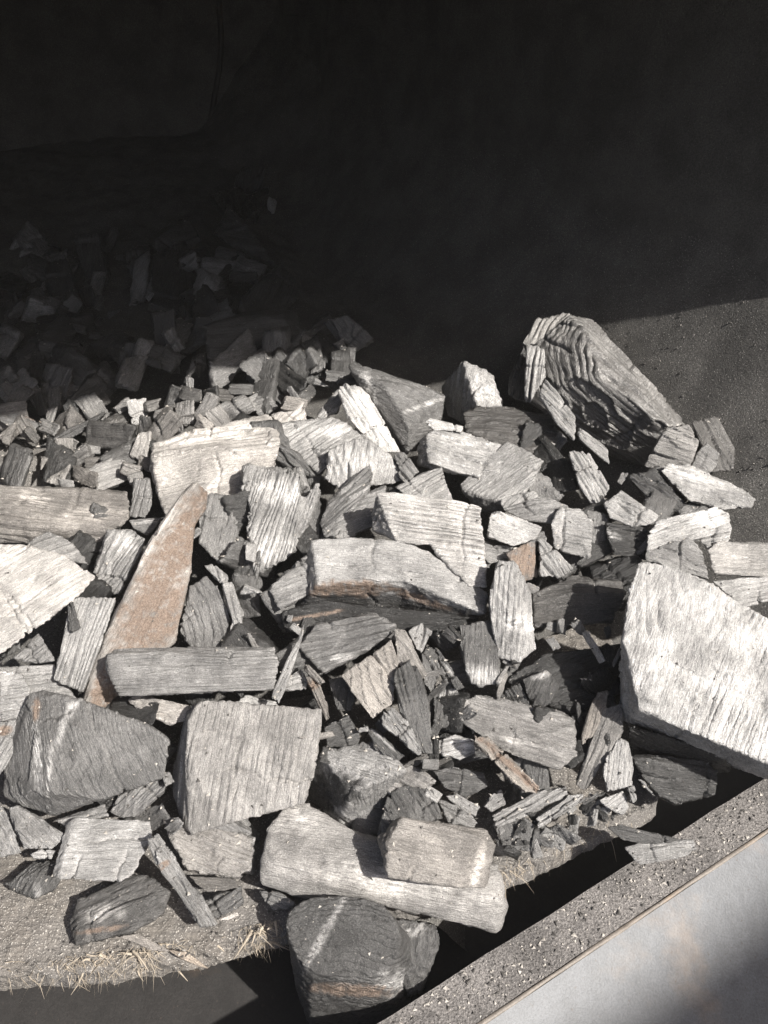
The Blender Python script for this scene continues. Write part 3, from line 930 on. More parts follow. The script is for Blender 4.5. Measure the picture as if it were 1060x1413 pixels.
P_('charcoal_log', 'weathered ridged log cut by the left edge above the wide pale slab', 'A',
   '-80,560,40 100,570,40 300,570,40 524,585,40 532,690,10 480,742,0 300,740,-5 200,720,-10 -80,690,-10 -80,790,40 100,790,40 400,800,50', t=90, L=12, ga=-6, tone=.24, per=6, amp=1.4, pale=[(150, 610, 60, 30, -20), (370, 680, 140, 40, 10)], warm=.3, cracks=3)
P_('charcoal_chunk', 'grey chips propped on the weathered log above the wide pale slab', 'A', '110,800,20 190,745,20 260,770,20 300,800,10 360,880,0 270,838,0 150,842,0', t=30, L=26, ga=20, tone=.3, per=6)
P_('charcoal_chunk', 'small upright dark chip between the weathered log and the big pale log', 'A', '545,528,10 610,530,10 618,640,0 590,692,0 530,690,0', t=30, L=4, ga=85, tone=.2)
P_('charcoal_chunk', 'dark flat stub under the left end of the big pale log', 'A', '528,700,0 660,690,10 640,720,0 600,762,0 540,735,0', t=30, L=8, ga=0, tone=.2, pale=[(590, 705, 60, 10, 5)])
P_('charcoal_chunk', 'rough upright chunk left of the brown bark shell top', 'A', '440,738,20 540,735,20 592,780,0 545,890,-10 480,1002,10 400,982,30 385,905,30 430,860,-5', t=60, L=30, ga=60, tone=.30, per=6, amp=1.3, rough=1.5, pale=[(510, 800, 50, 60, 60)])
P_('charcoal_slab', 'finely ridged upright slab left of the brown bark shell', 'A', '290,1010,20 470,1018,20 445,1090,10 390,1270,0 335,1402,0 215,1352,0 250,1262,10 282,1150,10', t=24, L=22, ga=75, tone=.33, per=6.5, amp=1.4, tilt=(0, -.3), step=.4)
P_('charcoal_stick', 'short dark burnt twig standing on the finely ridged slab', 'A', '272,1042,0 300,1035,0 312,1080,0 328,1140,0 300,1156,0 282,1150,0', t=12, L=42, ga=-75, tone=.1, faces=2000)
P_('charcoal_chunk', 'dark shaded wedge below the wide pale slab at left', 'A', '50,1262,10 160,1160,10 222,1270,0 150,1285,0', t=30, L=10, ga=40, tone=.22)
P_('charcoal_slab', 'grey board behind the dark knot block at left', 'A', '-40,1300,20 225,1285,20 215,1380,0 330,1460,0 -40,1440,0', t=30, L=0, ga=5, tone=.33, per=7)
P_('charcoal_slab', 'pale grained slab at left edge behind the dark knot block', 'D', '-60,120,20 0,118,20 85,140,20 112,190,10 90,282,0 0,310,0 -60,320,0', t=36, L=14, ga=10, tone=.42, per=7, rust=[(5, 345, 30, 12, 0)])
P_('charcoal_chunk', 'dull chip at left edge beneath the pale grained slab', 'D', '-60,300,10 0,310,10 70,285,10 50,420,0 20,480,0 -60,560,0', t=40, L=4, ga=70, tone=.26, rust=[(15, 340, 30, 20, 0)])
P_('charcoal_log', 'big pale cracked log above the brown bark shell', 'P',
   '211,613,20 240,603,25 268,595,30 320,587,30 350,578,40 372,570,40 386,590,30 388,612,0 380,648,0 340,690,-5 292,700,0 228,713,5 222,690,0 209,648,10 212,630,-5 330,620,-8', t=70, L=26, ga=12, tone=.44, per=7, amp=1.3, faces=16000, warm=.22, pale=[(300, 600, 90, 12, 12)], cracks=5, step=1.3)
P_('charcoal_block', 'dark grooved upright block right of the brown bark shell top', 'A', '812,622,10 860,590,20 950,602,20 972,790,0 892,882,0 808,792,10', t=50, L=16, ga=80, tone=.2, per=7, amp=1.3, tilt=(.25, -.2))
P_('bark_strip', 'curved thick bark strip standing right of the brown bark shell', 'A', '832,885,10 870,876,10 925,930,10 920,970,0 890,950,0|895,920,10 950,965,10 985,1090,0 940,1110,-5 910,990,0|940,1060,0 984,1060,0 995,1215,10 928,1218,10', t=22, L=24, ga=-70, tone=.3, rough=1.5, amp=.6)
P_('charcoal_slab', 'dark grained board behind the curved bark strip', 'A', '765,972,10 842,928,10 900,990,5 935,1110,0 940,1230,0 780,1225,0 728,1150,10', t=30, L=8, ga=-65, tone=.2, per=8)
P_('charcoal_chunk', 'gnarled splintered chunk right of the dark grooved block', 'B',
   '-10,660,20 60,680,10 165,690,0 190,668,0 232,682,0 225,790,10 200,840,0 20,830,10 -15,760,30|20,820,10 200,820,0 215,900,10 205,1000,20 160,1042,20 60,1090,10 30,1090,20 8,960,30|200,830,10 290,720,30 302,765,30 255,900,40 220,950,30', t=55, L=24, ga=75, tone=.27, per=5.5, amp=2.2, rough=2.6, pale=[(130, 760, 60, 90, 70), (120, 1000, 100, 60, 10), (60, 640, 40, 30, 0)], warp=2)
# ---- centre
P_('charcoal_slab', 'white strongly ridged slab on top of the heap at the centre', 'B',
   '530,765,10 600,762,10 780,790,20 950,822,30 958,950,10 700,978,0 620,972,0 582,912,-5 575,880,-10 508,850,80 512,920,80|700,900,0 955,900,10 976,1152,10 900,1142,0 850,1092,0 765,1005,0', flat=True, t=42, L=66, ga=-7, tone=.52, per=6.8, amp=2.2, faces=18000, cracks=1, step=.5, tilt=(0, -.2), warm=.08)
P_('charcoal_log', 'curved pale log with an orange bark band under the white ridged slab', 'B',
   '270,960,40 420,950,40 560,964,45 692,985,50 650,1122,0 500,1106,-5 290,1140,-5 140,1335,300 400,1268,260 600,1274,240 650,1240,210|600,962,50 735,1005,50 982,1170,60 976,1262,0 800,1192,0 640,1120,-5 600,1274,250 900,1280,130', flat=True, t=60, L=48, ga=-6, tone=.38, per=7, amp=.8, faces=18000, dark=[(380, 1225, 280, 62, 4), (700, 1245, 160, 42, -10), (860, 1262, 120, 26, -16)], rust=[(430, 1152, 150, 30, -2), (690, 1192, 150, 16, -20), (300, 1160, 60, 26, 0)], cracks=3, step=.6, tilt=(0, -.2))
P_('charcoal_block', 'grey block end joined against the left of the curved pale log', 'B', '92,1162,20 150,1100,20 215,1042,20 276,1000,20 290,1150,0 200,1200,0 140,1245,10', t=60, L=36, ga=20, tone=.26, tilt=(.2, -.1))
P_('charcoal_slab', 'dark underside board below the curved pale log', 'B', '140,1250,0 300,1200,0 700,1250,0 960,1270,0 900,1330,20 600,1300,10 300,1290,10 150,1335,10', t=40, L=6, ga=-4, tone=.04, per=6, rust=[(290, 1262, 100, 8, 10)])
P_('charcoal_block', 'pale faceted block left of the white ridged slab', 'B', '338,592,20 440,546,30 492,545,30 600,622,20 642,712,10 602,730,0 500,702,-10 380,752,0 320,712,10', t=60, L=28, ga=80, tone=.42, per=10, amp=.7, tilt=(-.1, -.1))
P_('charcoal_chunk', 'dark grey spur right of the pale faceted block', 'B', '600,605,10 640,602,10 702,682,0 645,735,0 620,700,-5', t=30, L=30, ga=-50, tone=.2)
P_('charcoal_slab', 'white leaning slab pointing up beside the dark wedge block', 'B', '376,348,20 400,330,20 428,352,10 462,340,20 562,482,20 632,602,0 552,604,0 480,542,-5 420,468,0 405,400,10', t=34, L=26, ga=-58, tone=.50, per=8, amp=1.0, pale=[(540, 490, 120, 20, -55)])
P_('charcoal_chunk', 'smooth grey plate behind the white leaning slab', 'B', '284,452,10 345,375,20 375,345,20 392,385,10 370,440,0 300,472,0', t=20, L=10, ga=45, tone=.36, amp=.4)
P_('charcoal_chunk', 'broad silvery rippled chunk below the smooth grey plate', 'B', '85,490,30 150,518,20 250,488,30 350,458,30 412,480,20 482,545,0 350,572,0 332,640,0 292,692,0 200,610,-5 130,545,0', t=60, L=14, ga=35, tone=.34, per=5.5, amp=1.3, pale=[(370, 510, 50, 40, 0)])
P_('charcoal_chunk', 'dark striped fragment under the broad silvery chunk', 'B', '125,560,0 215,605,0 290,702,0 240,700,20 150,660,20 118,632,10', t=40, L=12, ga=-40, tone=.13, per=6, amp=1.8, tilt=(.3, .1))
P_('charcoal_chunk', 'pale wedge standing behind the right end of the big pale log', 'B', '100,452,10 210,392,10 236,392,10 246,495,0 180,512,0 120,480,0', t=30, L=4, ga=50, tone=.42, amp=.4, warm=.2)
P_('charcoal_chunk', 'small angular stone like chip behind the pale wedge', 'B', '40,372,10 108,380,10 126,420,0 60,462,0 22,420,0', t=26, L=-4, ga=20, tone=.24, faces=2500)
P_('charcoal_stick', 'dark striped stick slanting up to the pale faceted block', 'B', '300,900,30 330,802,40 420,715,40 502,645,40 512,685,20 500,760,0 400,830,0 320,950,0', t=40, L=16, ga=42, tone=.2, per=7, amp=1.4)
P_('charcoal_block', 'plain grey block behind the left corner of the white ridged slab', 'B', '410,802,20 570,735,30 560,790,20 515,900,0 420,945,0 318,952,0 385,885,0', t=50, L=8, ga=20, tone=.22, amp=.5)
P_('charcoal_chunk', 'pale pyramid chip behind the top edge of the white ridged slab', 'B', '600,742,10 700,690,10 790,660,20 842,800,0 740,800,-5 640,775,0', t=30, L=20, ga=30, tone=.32, per=6)
P_('charcoal_block', 'dark wedge shaped block with curved top standing at the back centre', 'B',
   '415,250,70 430,243,80 510,272,60 672,325,80 810,366,90 797,470,90 655,612,40 662,500,-10 640,430,-5 556,322,0 480,340,90 575,500,150 600,592,150 460,330,110', flat=True, t=80, L=20, ga=-20, tone=.17, per=5.5, amp=.9, pale=[(500, 330, 60, 25, -70), (720, 410, 90, 10, 20)], tilt=(.15, -.1), cracks=1)
P_('charcoal_block', 'cube shaped block with a bright right face standing at the back', 'B', '885,229,20 1000,290,30 1042,415,10 940,418,-10 882,240,5 790,335,190 815,450,200 880,485,120', t=60, L=6, ga=80, tone=.34, per=9, amp=.5, pale=[(960, 350, 60, 80, 70)], tilt=(-.2, 0))
P_('charcoal_block', 'dark brown squared beam end behind the ridged grey slab', 'C', '-60,450,30 0,428,40 130,430,40 272,462,30 292,520,10 285,570,0 250,622,0 190,600,-5 60,560,-5 -50,520,0', t=60, L=14, ga=-4, tone=.10, per=7, warm=.2, pale=[(260, 560, 14, 40, 80)])
P_('charcoal_block', 'pale brick shaped block on the ridged grey slab', 'B', '735,522,20 800,508,30 900,530,30 1050,580,30 1062,650,0 1040,680,0 1000,706,0 870,690,-5 740,640,-5 730,600,0 690,650,80 700,560,80', t=55, L=34, ga=-14, tone=.37, per=7, amp=1.2, step=1.2, pale=[(850, 550, 90, 20, -10)])
P_('charcoal_chunk', 'thin white flake lying on the pale brick shaped block', 'B', '725,482,10 742,460,10 886,496,10 880,520,0 762,512,0', t=8, L=62, ga=-12, tone=.5, amp=.2, faces=2200, step=0)
P_('charcoal_slab', 'ridged grey slab with dark striped end under the brick shaped block', 'P', '634,670,15 660,654,20 700,610,25 728,622,25 752,636,20 740,664,0 690,692,-5 722,685,0 636,678,15 690,712,20 660,704,40', t=36, L=20, ga=38, tone=.30, per=6, amp=1.8, step=.3, tilt=(0, -.2))
P_('charcoal_chunk', 'pale small shards under the ridged grey slab', 'C', '80,770,0 150,740,0 205,735,0 230,765,0 170,790,0 90,800,0', t=30, L=10, ga=40, tone=.38)
# ---- right side
P_('charcoal_log', 'big dark split log leaning up at the back right', 'C',
   '330,90,120 380,104,110 412,110,150 500,230,140 595,330,120 765,490,70 690,497,0 640,470,-4 450,322,10 385,160,50 190,210,160 170,400,220 250,290,235 350,455,265 480,600,225 602,648,160 400,540,275', flat=True, t=110, L=60, ga=-42, tone=.17, per=6.5, amp=2.0, faces=18000, cracks=3, radial=(-400, 0), pale=[(720, 495, 40, 8, 5)], tilt=(0, -.1), step=1.4, warm=.1)
P_('charcoal_block', 'sawn lit end piece at the foot of the big split log', 'C', '690,502,0 768,492,10 806,560,20 770,650,20 702,662,10 602,645,10 640,572,0', t=70, L=60, ga=-20, tone=.24, per=5.5, amp=1.2, tilt=(-.2, 0), warm=.12)
P_('charcoal_chunk', 'ridged broken crest at the upper end of the big split log', 'C', '165,198,20 205,108,40 330,86,50 350,110,20 320,150,0 262,242,0 240,220,0', t=60, L=80, ga=60, tone=.26, per=7, amp=2.2, warm=.1)
P_('bark_strip', 'pale curling bark strip hanging from the crest of the big split log', 'C', '175,202,20 215,205,10 242,222,0 244,320,0 190,415,20 170,410,30 195,310,10', t=20, L=90, ga=80, tone=.3, rough=1.3, per=6)
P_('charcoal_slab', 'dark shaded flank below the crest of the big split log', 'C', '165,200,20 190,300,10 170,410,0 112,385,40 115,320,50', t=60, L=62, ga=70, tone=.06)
P_('charcoal_stick', 'split stick with lit face running down below the bark strip', 'C', '240,325,20 285,365,10 355,470,0 350,552,0 290,492,10 222,385,20', t=26, L=78, ga=-52, tone=.28, per=6, amp=1.3)
P_('charcoal_chunk', 'grey block right of the sawn end of the big split log', 'C', '805,585,0 832,560,10 882,600,10 870,640,0 832,682,0 772,652,10', t=40, L=26, ga=-35, tone=.22, per=6)
P_('charcoal_chunk', 'dark rounded chunk on the grit right of the big split log', 'C', '778,482,0 870,460,20 905,520,30 932,580,20 930,655,0 852,668,0 880,600,0 830,545,-10', t=50, L=6, ga=-70, tone=.13, per=8, warm=.15)
P_('charcoal_chunk', 'pale pointed plank chunk at right below the big split log', 'C', '665,662,10 690,640,20 762,640,30 972,735,20 1012,765,0 1000,792,0 900,802,-5 770,772,-5 720,722,0', t=40, L=30, ga=-18, tone=.34, per=7, pale=[(800, 690, 120, 30, -20)])
P_('charcoal_chunk', 'dark crumbly chunk left of the pale pointed plank chunk', 'C', '545,682,20 640,652,10 690,700,0 768,792,0 692,832,10 640,780,0 600,745,20', t=50, L=16, ga=-40, tone=.09, rough=1.6)
P_('charcoal_slab', 'pale arched piece with striped end at right', 'C', '618,885,0 650,850,10 760,815,10 872,790,20 920,822,10 926,882,0 800,885,-5 700,922,-5 612,955,0|790,880,10 924,880,10 912,925,40 830,942,40', t=26, L=40, ga=15, tone=.42, per=6, amp=.8, pale=[(850, 830, 80, 30, 10)])
P_('charcoal_chunk', 'smooth grey triangular chunk under the pale arched piece', 'C', '608,955,0 770,900,10 822,960,0 845,1060,0 740,1012,-5 610,990,0', t=30, L=34, ga=-20, tone=.25, amp=.3)
P_('charcoal_slab', 'rounded pale plank end cut by the right edge, upper of two', 'C', '833,952,10 870,920,20 1058,925,20 1180,940,20 1180,1060,0 1058,1045,0 860,1036,0', t=40, L=24, ga=-2, tone=.38, per=6, warm=.12)
P_('charcoal_slab', 'pale plank cut by the right edge, lower of two', 'C', '850,1062,10 1058,1047,10 1180,1045,10 1180,1110,0 1058,1125,0 960,1157,0', t=30, L=18, ga=10, tone=.42, per=6)
P_('charcoal_slab', 'very large pale slab with ridged face at the right edge', 'P',
   '881,774,16 903,777,16 935,783,20 962,798,20 978,930,0 955,1012,0 920,998,0 881,980,-5 888,935,-8 869,908,-5 858,880,0 864,830,8 857,985,70 856,955,70 862,1000,80|940,786,20 985,806,22 1012,826,24 1032,852,22 1030,930,6 985,1024,0 950,1012,0 950,900,6|985,810,30 1058,862,36 1075,880,36 1140,900,40 1140,985,28 1060,985,14 1000,985,10 985,930,10|960,960,12 1060,958,16 1140,970,24 1140,1085,16 1060,1050,10 1010,1034,8 960,1014,8|884,980,2 920,998,6 955,1012,6 1010,1034,10 1060,1050,12 1140,1085,16 1060,1076,150 1000,1054,150 940,1032,150 884,1008,140 862,1000,90',
   flat=True, t=58, L=98, ga=67, tone=.50, per=6.5, amp=2.6, dark=[(960, 1056, 150, 18, -24)], tilt=(-.1, -.25), step=1.2, cracks=4, faces=26000, warp=.5)  # dark patch paints the underside's shade into the colour
P_('charcoal_chunk', 'black lump jammed under the very large pale slab', 'P', '864,1000,0 900,1010,0 1012,1046,0 1010,1066,70 940,1066,80 872,1050,80', t=40, L=16, ga=-20, tone=.07, tilt=(0, .5))  # added lump: dark colour fills the spot that the slab shades
P_('charcoal_chunk', 'small lit chunk left of the pale arched piece', 'C', '460,782,10 520,730,20 560,770,10 660,830,10 622,862,0 560,862,-5 480,832,0', flat=True, t=30, L=26, ga=-30, tone=.33)
P_('charcoal_chunk', 'black lump under the small lit chunk', 'C', '460,850,10 620,868,10 612,985,0 490,965,0', t=40, L=16, ga=-10, tone=.06, pale=[(480, 890, 16, 40, 70)])
P_('charcoal_block', 'rounded pale block in the hollow right of the ridged grey slab', 'C', '265,852,0 298,790,20 370,800,20 416,850,0 410,982,10 350,970,0 280,945,0 270,900,-5', t=45, L=28, ga=-12, tone=.34, per=7, warp=1.5)
P_('charcoal_chunk', 'low rounded chunk behind the rounded pale block', 'C', '88,802,0 200,765,10 262,760,10 332,790,0 272,850,0 170,842,-5', t=40, L=20, ga=10, tone=.26)
P_('charcoal_block', 'small pale striped brick right of the white ridged slab', 'C', '44,815,10 80,810,10 236,868,10 212,912,0 130,938,-5 34,902,-5', t=36, L=34, ga=-18, tone=.45, per=6, amp=1.4)
P_('charcoal_chunk', 'grey stub under the small pale striped brick', 'C', '10,920,10 130,938,10 120,985,0 40,1000,0 0,960,0', t=30, L=18, ga=-10, tone=.26)
P_('charcoal_block', 'rust brown faced block beside the upright pillar piece', 'C', '100,962,10 210,908,10 218,1045,0 155,1072,0 140,1000,-5', t=40, L=30, ga=80, tone=.2, rust=[(170, 990, 70, 70, 0)], tilt=(.2, -.2))
P_('charcoal_chunk', 'pale wedge right of the rust brown block', 'C', '218,905,0 240,908,0 345,1020,0 300,1052,0 225,1046,-5', t=30, L=34, ga=-60, tone=.3, per=6)
P_('charcoal_block', 'upright pale pillar piece right of the curved pale log', 'C', '70,985,20 134,984,20 138,1060,10 196,1110,10 206,1312,0 150,1362,-5 72,1342,10 45,1200,20 40,1130,20 130,1110,-10', t=50, L=54, ga=85, tone=.35, per=8, amp=1.1, pale=[(175, 1220, 30, 110, 85)], tilt=(0, -.15))
P_('charcoal_slab', 'smooth dark bent slab left of the very large pale slab', 'C', '195,1112,0 340,1045,20 345,1110,-10 530,1062,20 546,1112,0 490,1216,0 200,1232,0', t=50, L=20, ga=2, tone=.10, amp=.3, rough=.4, warm=.2)
P_('charcoal_chunk', 'upright pale chip in the hollow below the big split log', 'C', '332,590,20 402,594,20 482,722,0 430,812,0 370,722,0', t=26, L=22, ga=-62, tone=.34, per=7)
P_('charcoal_stick', 'curly thin chip at the foot of the dark split log face', 'C', '362,502,10 400,535,0 470,572,0 480,640,0 400,575,0 368,545,0', t=10, L=30, ga=-40, tone=.28, faces=2500)
P_('charcoal_block', 'dark block with one lit lower face below the upright pillar piece', 'E', '780,60,10 900,40,20 930,200,0 935,270,-5 850,290,-5 820,270,0 790,180,10', t=50, L=20, ga=85, tone=.14, per=7, pale=[(870, 240, 60, 45, 0)])  # pale patch paints the light on the lower face
P_('charcoal_chunk', 'large black lump in shade left of the very large pale slab', 'F', '100,160,20 240,60,40 520,20,60 540,110,50 520,200,20 430,230,0 350,290,0 260,240,0', t=70, L=0, ga=20, tone=.06, rough=1.3)
P_('charcoal_chunk', 'black cracked chip with glinting edge at the front of the black lump', 'F', '160,150,10 250,116,10 300,172,0 265,240,0 210,275,0 180,215,-5', t=30, L=14, ga=60, tone=.09, pale=[(240, 135, 50, 12, 20)])  # pale streak paints the glint along the edge
P_('charcoal_chunk', 'black grooved chip left of the cracked chip', 'F', '65,210,10 150,165,10 185,220,0 190,275,0 120,260,0', t=30, L=8, ga=-60, tone=.09, per=5)
P_('charcoal_chunk', 'broad smooth grey chunk at the centre right in half shade', 'F', '-78,300,10 -60,235,20 0,207,30 100,225,30 190,285,20 320,275,30 356,300,20 345,350,0 366,430,0 300,486,0 120,430,-5 -10,350,0', t=50, L=24, ga=-15, tone=.24, per=7, amp=.6, pale=[(170, 390, 120, 14, -14)], warm=.1)
P_('charcoal_stick', 'thin rust tinted stick lying over the broad grey chunk', 'F', '-20,352,0 28,360,10 125,452,0 226,548,0 222,572,0 165,560,0 80,455,0 -15,385,0', t=18, L=52, ga=-42, tone=.3, warm=.5, rust=[(110, 460, 170, 14, -42)], rough=1.3)
P_('charcoal_stick', 'long grey stick standing steeply beside the broad grey chunk', 'F', '455,260,40 528,240,50 532,340,20 490,402,0 390,562,-10 352,536,0 400,420,10', t=24, L=28, ga=62, tone=.22, per=7, warm=.15, tilt=(0, -.1))
P_('charcoal_stick', 'brown weathered stick behind the long grey steep stick', 'F', '440,196,20 476,194,20 470,252,0 420,362,0 380,392,0 375,358,0 410,250,10', t=18, L=30, ga=68, tone=.2, warm=.45)
P_('charcoal_stick', 'short flaky pale stick right of the long grey steep stick', 'F', '470,430,10 518,360,20 550,380,10 570,480,0 560,542,0 470,562,0 455,490,0', t=26, L=34, ga=75, tone=.34, per=6, amp=1.5, rough=1.5)
P_('charcoal_chunk', 'small chip at the foot of the short flaky pale stick', 'F', '540,546,0 570,540,0 579,590,0 560,612,0', t=12, L=24, ga=-70, tone=.3, faces=1200)
P_('charcoal_chunk', 'pale folded chip on the board end beside the dark trough', 'F', '440,592,10 530,560,10 552,622,0 530,652,0 470,622,0', t=20, L=16, ga=30, tone=.4)
P_('charcoal_stick', 'dark flat twig lying left of the pale folded chip', 'F', '368,600,0 440,560,0 455,575,0 380,615,0', t=12, L=20, ga=30, tone=.16, faces=1500)
P_('charcoal_chunk', 'big dark smooth angular chunk at right above the sill', 'F', '555,432,20 640,436,20 822,440,30 880,490,20 870,572,0 722,612,0 662,582,0 600,512,5 650,460,-5', t=60, L=-24, ga=-10, tone=.09, per=10, amp=.4, tilt=(.05, -.1), rough=.6)
P_('charcoal_stick', 'thin curled splinter left of the big dark angular chunk', 'F', '580,515,0 605,520,0 650,580,0 635,582,0 600,545,0', t=6, L=20, ga=-50, tone=.34, faces=900)
P_('charcoal_stick', 'dark flat stick bridging the trough onto the sill', 'F', '470,692,0 520,684,0 740,738,10 700,752,0 620,757,0 528,742,0', t=14, L=-8, ga=-12, tone=.12)
P_('charcoal_stick', 'pale ridged stick lying on the gritty sill', 'F', '530,768,0 600,745,10 700,742,10 790,740,10 802,768,0 762,800,0 590,832,-5 560,795,-5', t=22, L=-10, ga=4, tone=.36, per=6)
P_('charcoal_stick', 'upper of two rough sticks on the board end at centre right', 'F', '50,652,10 200,570,20 320,538,20 332,570,0 220,625,0 170,650,0 62,695,0', t=24, L=16, ga=26, tone=.27, rough=1.6, amp=1.4)
P_('charcoal_stick', 'lower of two rough sticks on the board end at centre right', 'F', '208,662,10 330,580,10 388,568,10 372,600,0 300,645,0 216,702,0', t=22, L=22, ga=28, tone=.34, rough=1.4, amp=1.3)
P_('charcoal_chunk', 'dark upright chip under the two rough sticks', 'F', '62,690,0 170,655,0 205,690,0 190,750,0 120,795,0 70,740,0', t=30, L=8, ga=-60, tone=.15)
P_('charcoal_chunk', 'small bright nugget left of the rust tinted stick', 'E', '690,530,0 702,480,10 762,460,10 832,480,0 836,530,0 780,552,0', t=30, L=16, ga=10, tone=.38, pale=[(790, 500, 40, 30, 0)])
P_('charcoal_block', 'dark squared piece below the small bright nugget', 'E', '680,590,10 760,580,20 870,600,20 882,650,0 800,692,0 720,650,-5', t=36, L=8, ga=-10, tone=.14, per=6)
P_('charcoal_chunk', 'splintered flat bit below the dark squared piece', 'E', '728,684,0 770,678,0 852,722,0 840,762,0 760,725,0', t=16, L=8, ga=-25, tone=.28, faces=2500)
P_('charcoal_chunk', 'pale gnarled knuckle of charcoal beside the splintered flat bit', 'E', '868,722,0 900,680,10 932,660,10 952,712,0 895,745,0', t=26, L=8, ga=30, tone=.3, faces=2500)
P_('charcoal_block', 'block with bright top and dark hollow left side at centre front', 'E',
   '380,672,0 270,525,110 410,490,150 500,488,140 590,585,50 530,608,30 225,690,330 238,560,360 340,790,150 400,806,150 470,770,180 560,680,170', flat=True, t=60, L=46, ga=-40, tone=.33, per=5, amp=1.5, tilt=(0, -.05), cracks=2, rough=1.2, dark=[(290, 680, 65, 120, -70)], warp=.5)  # dark patch paints the shade of the hollow left side
P_('charcoal_chunk', 'torn splintered chunk right of the bright topped block', 'E', '500,600,0 590,560,10 640,590,10 695,632,0 650,662,0 560,650,0 520,680,10', t=40, L=18, ga=-25, tone=.26, rough=2, warm=.15)
P_('charcoal_block', 'dark ridged block behind the squared block on the front log', 'E', '512,692,10 560,648,20 682,660,20 716,770,0 640,790,-5 545,790,0 480,832,20', t=50, L=22, ga=-55, tone=.14, per=6, amp=1.6)
P_('charcoal_chunk', 'crumbled bits right of the dark ridged block', 'E', '700,700,0 780,720,10 850,780,0 830,800,0 740,785,0', t=24, L=10, ga=-20, tone=.27, rough=1.8)
P_('charcoal_slab', 'pale smooth split board standing at the centre of the heap', 'E', '342,246,0 440,175,10 530,112,10 560,190,10 505,245,0 536,345,0 462,406,0 400,320,-5', t=26, L=40, ga=-48, tone=.32, warm=.35, per=8, amp=.5, cracks=2)
P_('charcoal_slab', 'pale split piece leaning right of the split board', 'E', '540,72,10 580,76,10 612,150,0 662,242,0 632,272,0 556,205,0 545,130,5', t=24, L=34, ga=-58, tone=.28, warm=.25)
P_('charcoal_chunk', 'knobbed end of charcoal above the split pieces', 'E', '590,82,0 640,50,10 678,82,10 652,142,0 640,165,0 612,130,-5', t=30, L=24, ga=70, tone=.24, warp=1.6)
P_('charcoal_stick', 'dark grooved upright stave in front of the split boards', 'E', '545,215,10 600,185,20 640,240,10 668,350,0 682,532,10 650,532,0 610,445,-5 562,372,0 540,262,5', t=34, L=52, ga=-75, tone=.13, per=6, amp=1.8)
P_('bark_strip', 'rough lit bark stick below the dark grooved stave', 'E', '492,392,10 532,360,10 600,430,0 642,500,0 632,542,0 560,475,0 500,425,0', t=20, L=54, ga=-50, tone=.3, rough=2.2)
P_('charcoal_chunk', 'dark bent flake with pale rim under the rough bark stick', 'E', '425,422,10 480,440,10 580,540,0 560,560,0 470,520,0', t=14, L=30, ga=-45, tone=.11, pale=[(500, 480, 80, 6, -42)])
P_('charcoal_chunk', 'rippled grey chunk right of the leaning split piece', 'E', '640,160,10 712,200,10 702,260,0 680,310,0 650,272,0', t=26, L=24, ga=-70, tone=.2, per=5, amp=1.4)
P_('charcoal_stick', 'thin dark stick with pale flecks right of the dark grooved stave', 'E', '685,140,10 705,150,10 772,250,0 800,292,0 770,300,0 720,220,0', t=14, L=26, ga=-55, tone=.13, pale=[(740, 220, 40, 6, -55)])
P_('charcoal_chunk', 'dark torn chunk under the thin flecked stick', 'E', '682,285,10 760,262,10 782,340,0 735,440,0 690,425,0', t=30, L=14, ga=80, tone=.1, rough=1.6, pale=[(755, 300, 10, 50, -70)])
P_('charcoal_chunk', 'wavy layered chunk just below the curved pale log', 'E', '190,142,10 250,62,20 380,32,20 470,22,20 552,62,10 500,112,0 430,162,0 350,192,-5 280,236,0 245,200,0', t=50, L=24, ga=12, tone=.19, per=10, amp=2.4, pale=[(350, 180, 60, 20, 10)])
P_('charcoal_shard', 'thin pale upright shard between the long bar and the centre', 'E', '212,52,10 207,112,0 165,230,0 118,352,0 90,322,5 180,132,10', t=8, L=44, ga=62, tone=.34, amp=.3, cracks=0, step=0, faces=2500)
P_('charcoal_block', 'pale small block behind the thin upright shard', 'E', '130,262,0 200,215,10 226,260,0 218,297,0 130,302,0', t=26, L=12, ga=15, tone=.38)
P_('bark_strip', 'short rusty bark stick right of the thin upright shard', 'E', '218,247,0 250,238,0 275,290,0 312,402,0 292,414,0 250,325,0', t=14, L=22, ga=-65, tone=.26, warm=.4, rust=[(250, 275, 20, 50, -60)], rough=1.5)
P_('charcoal_chunk', 'dark smooth lump right of the grey ridged block', 'E', '285,432,0 372,385,10 418,472,0 405,510,0 295,505,0', t=36, L=10, ga=20, tone=.13, amp=.4)
P_('charcoal_chunk', 'dark ridged lump in the gap above the dark smooth lump', 'E', '300,255,0 380,250,10 400,330,0 380,375,0 330,370,0', t=30, L=2, ga=80, tone=.11, per=7, amp=1.5)

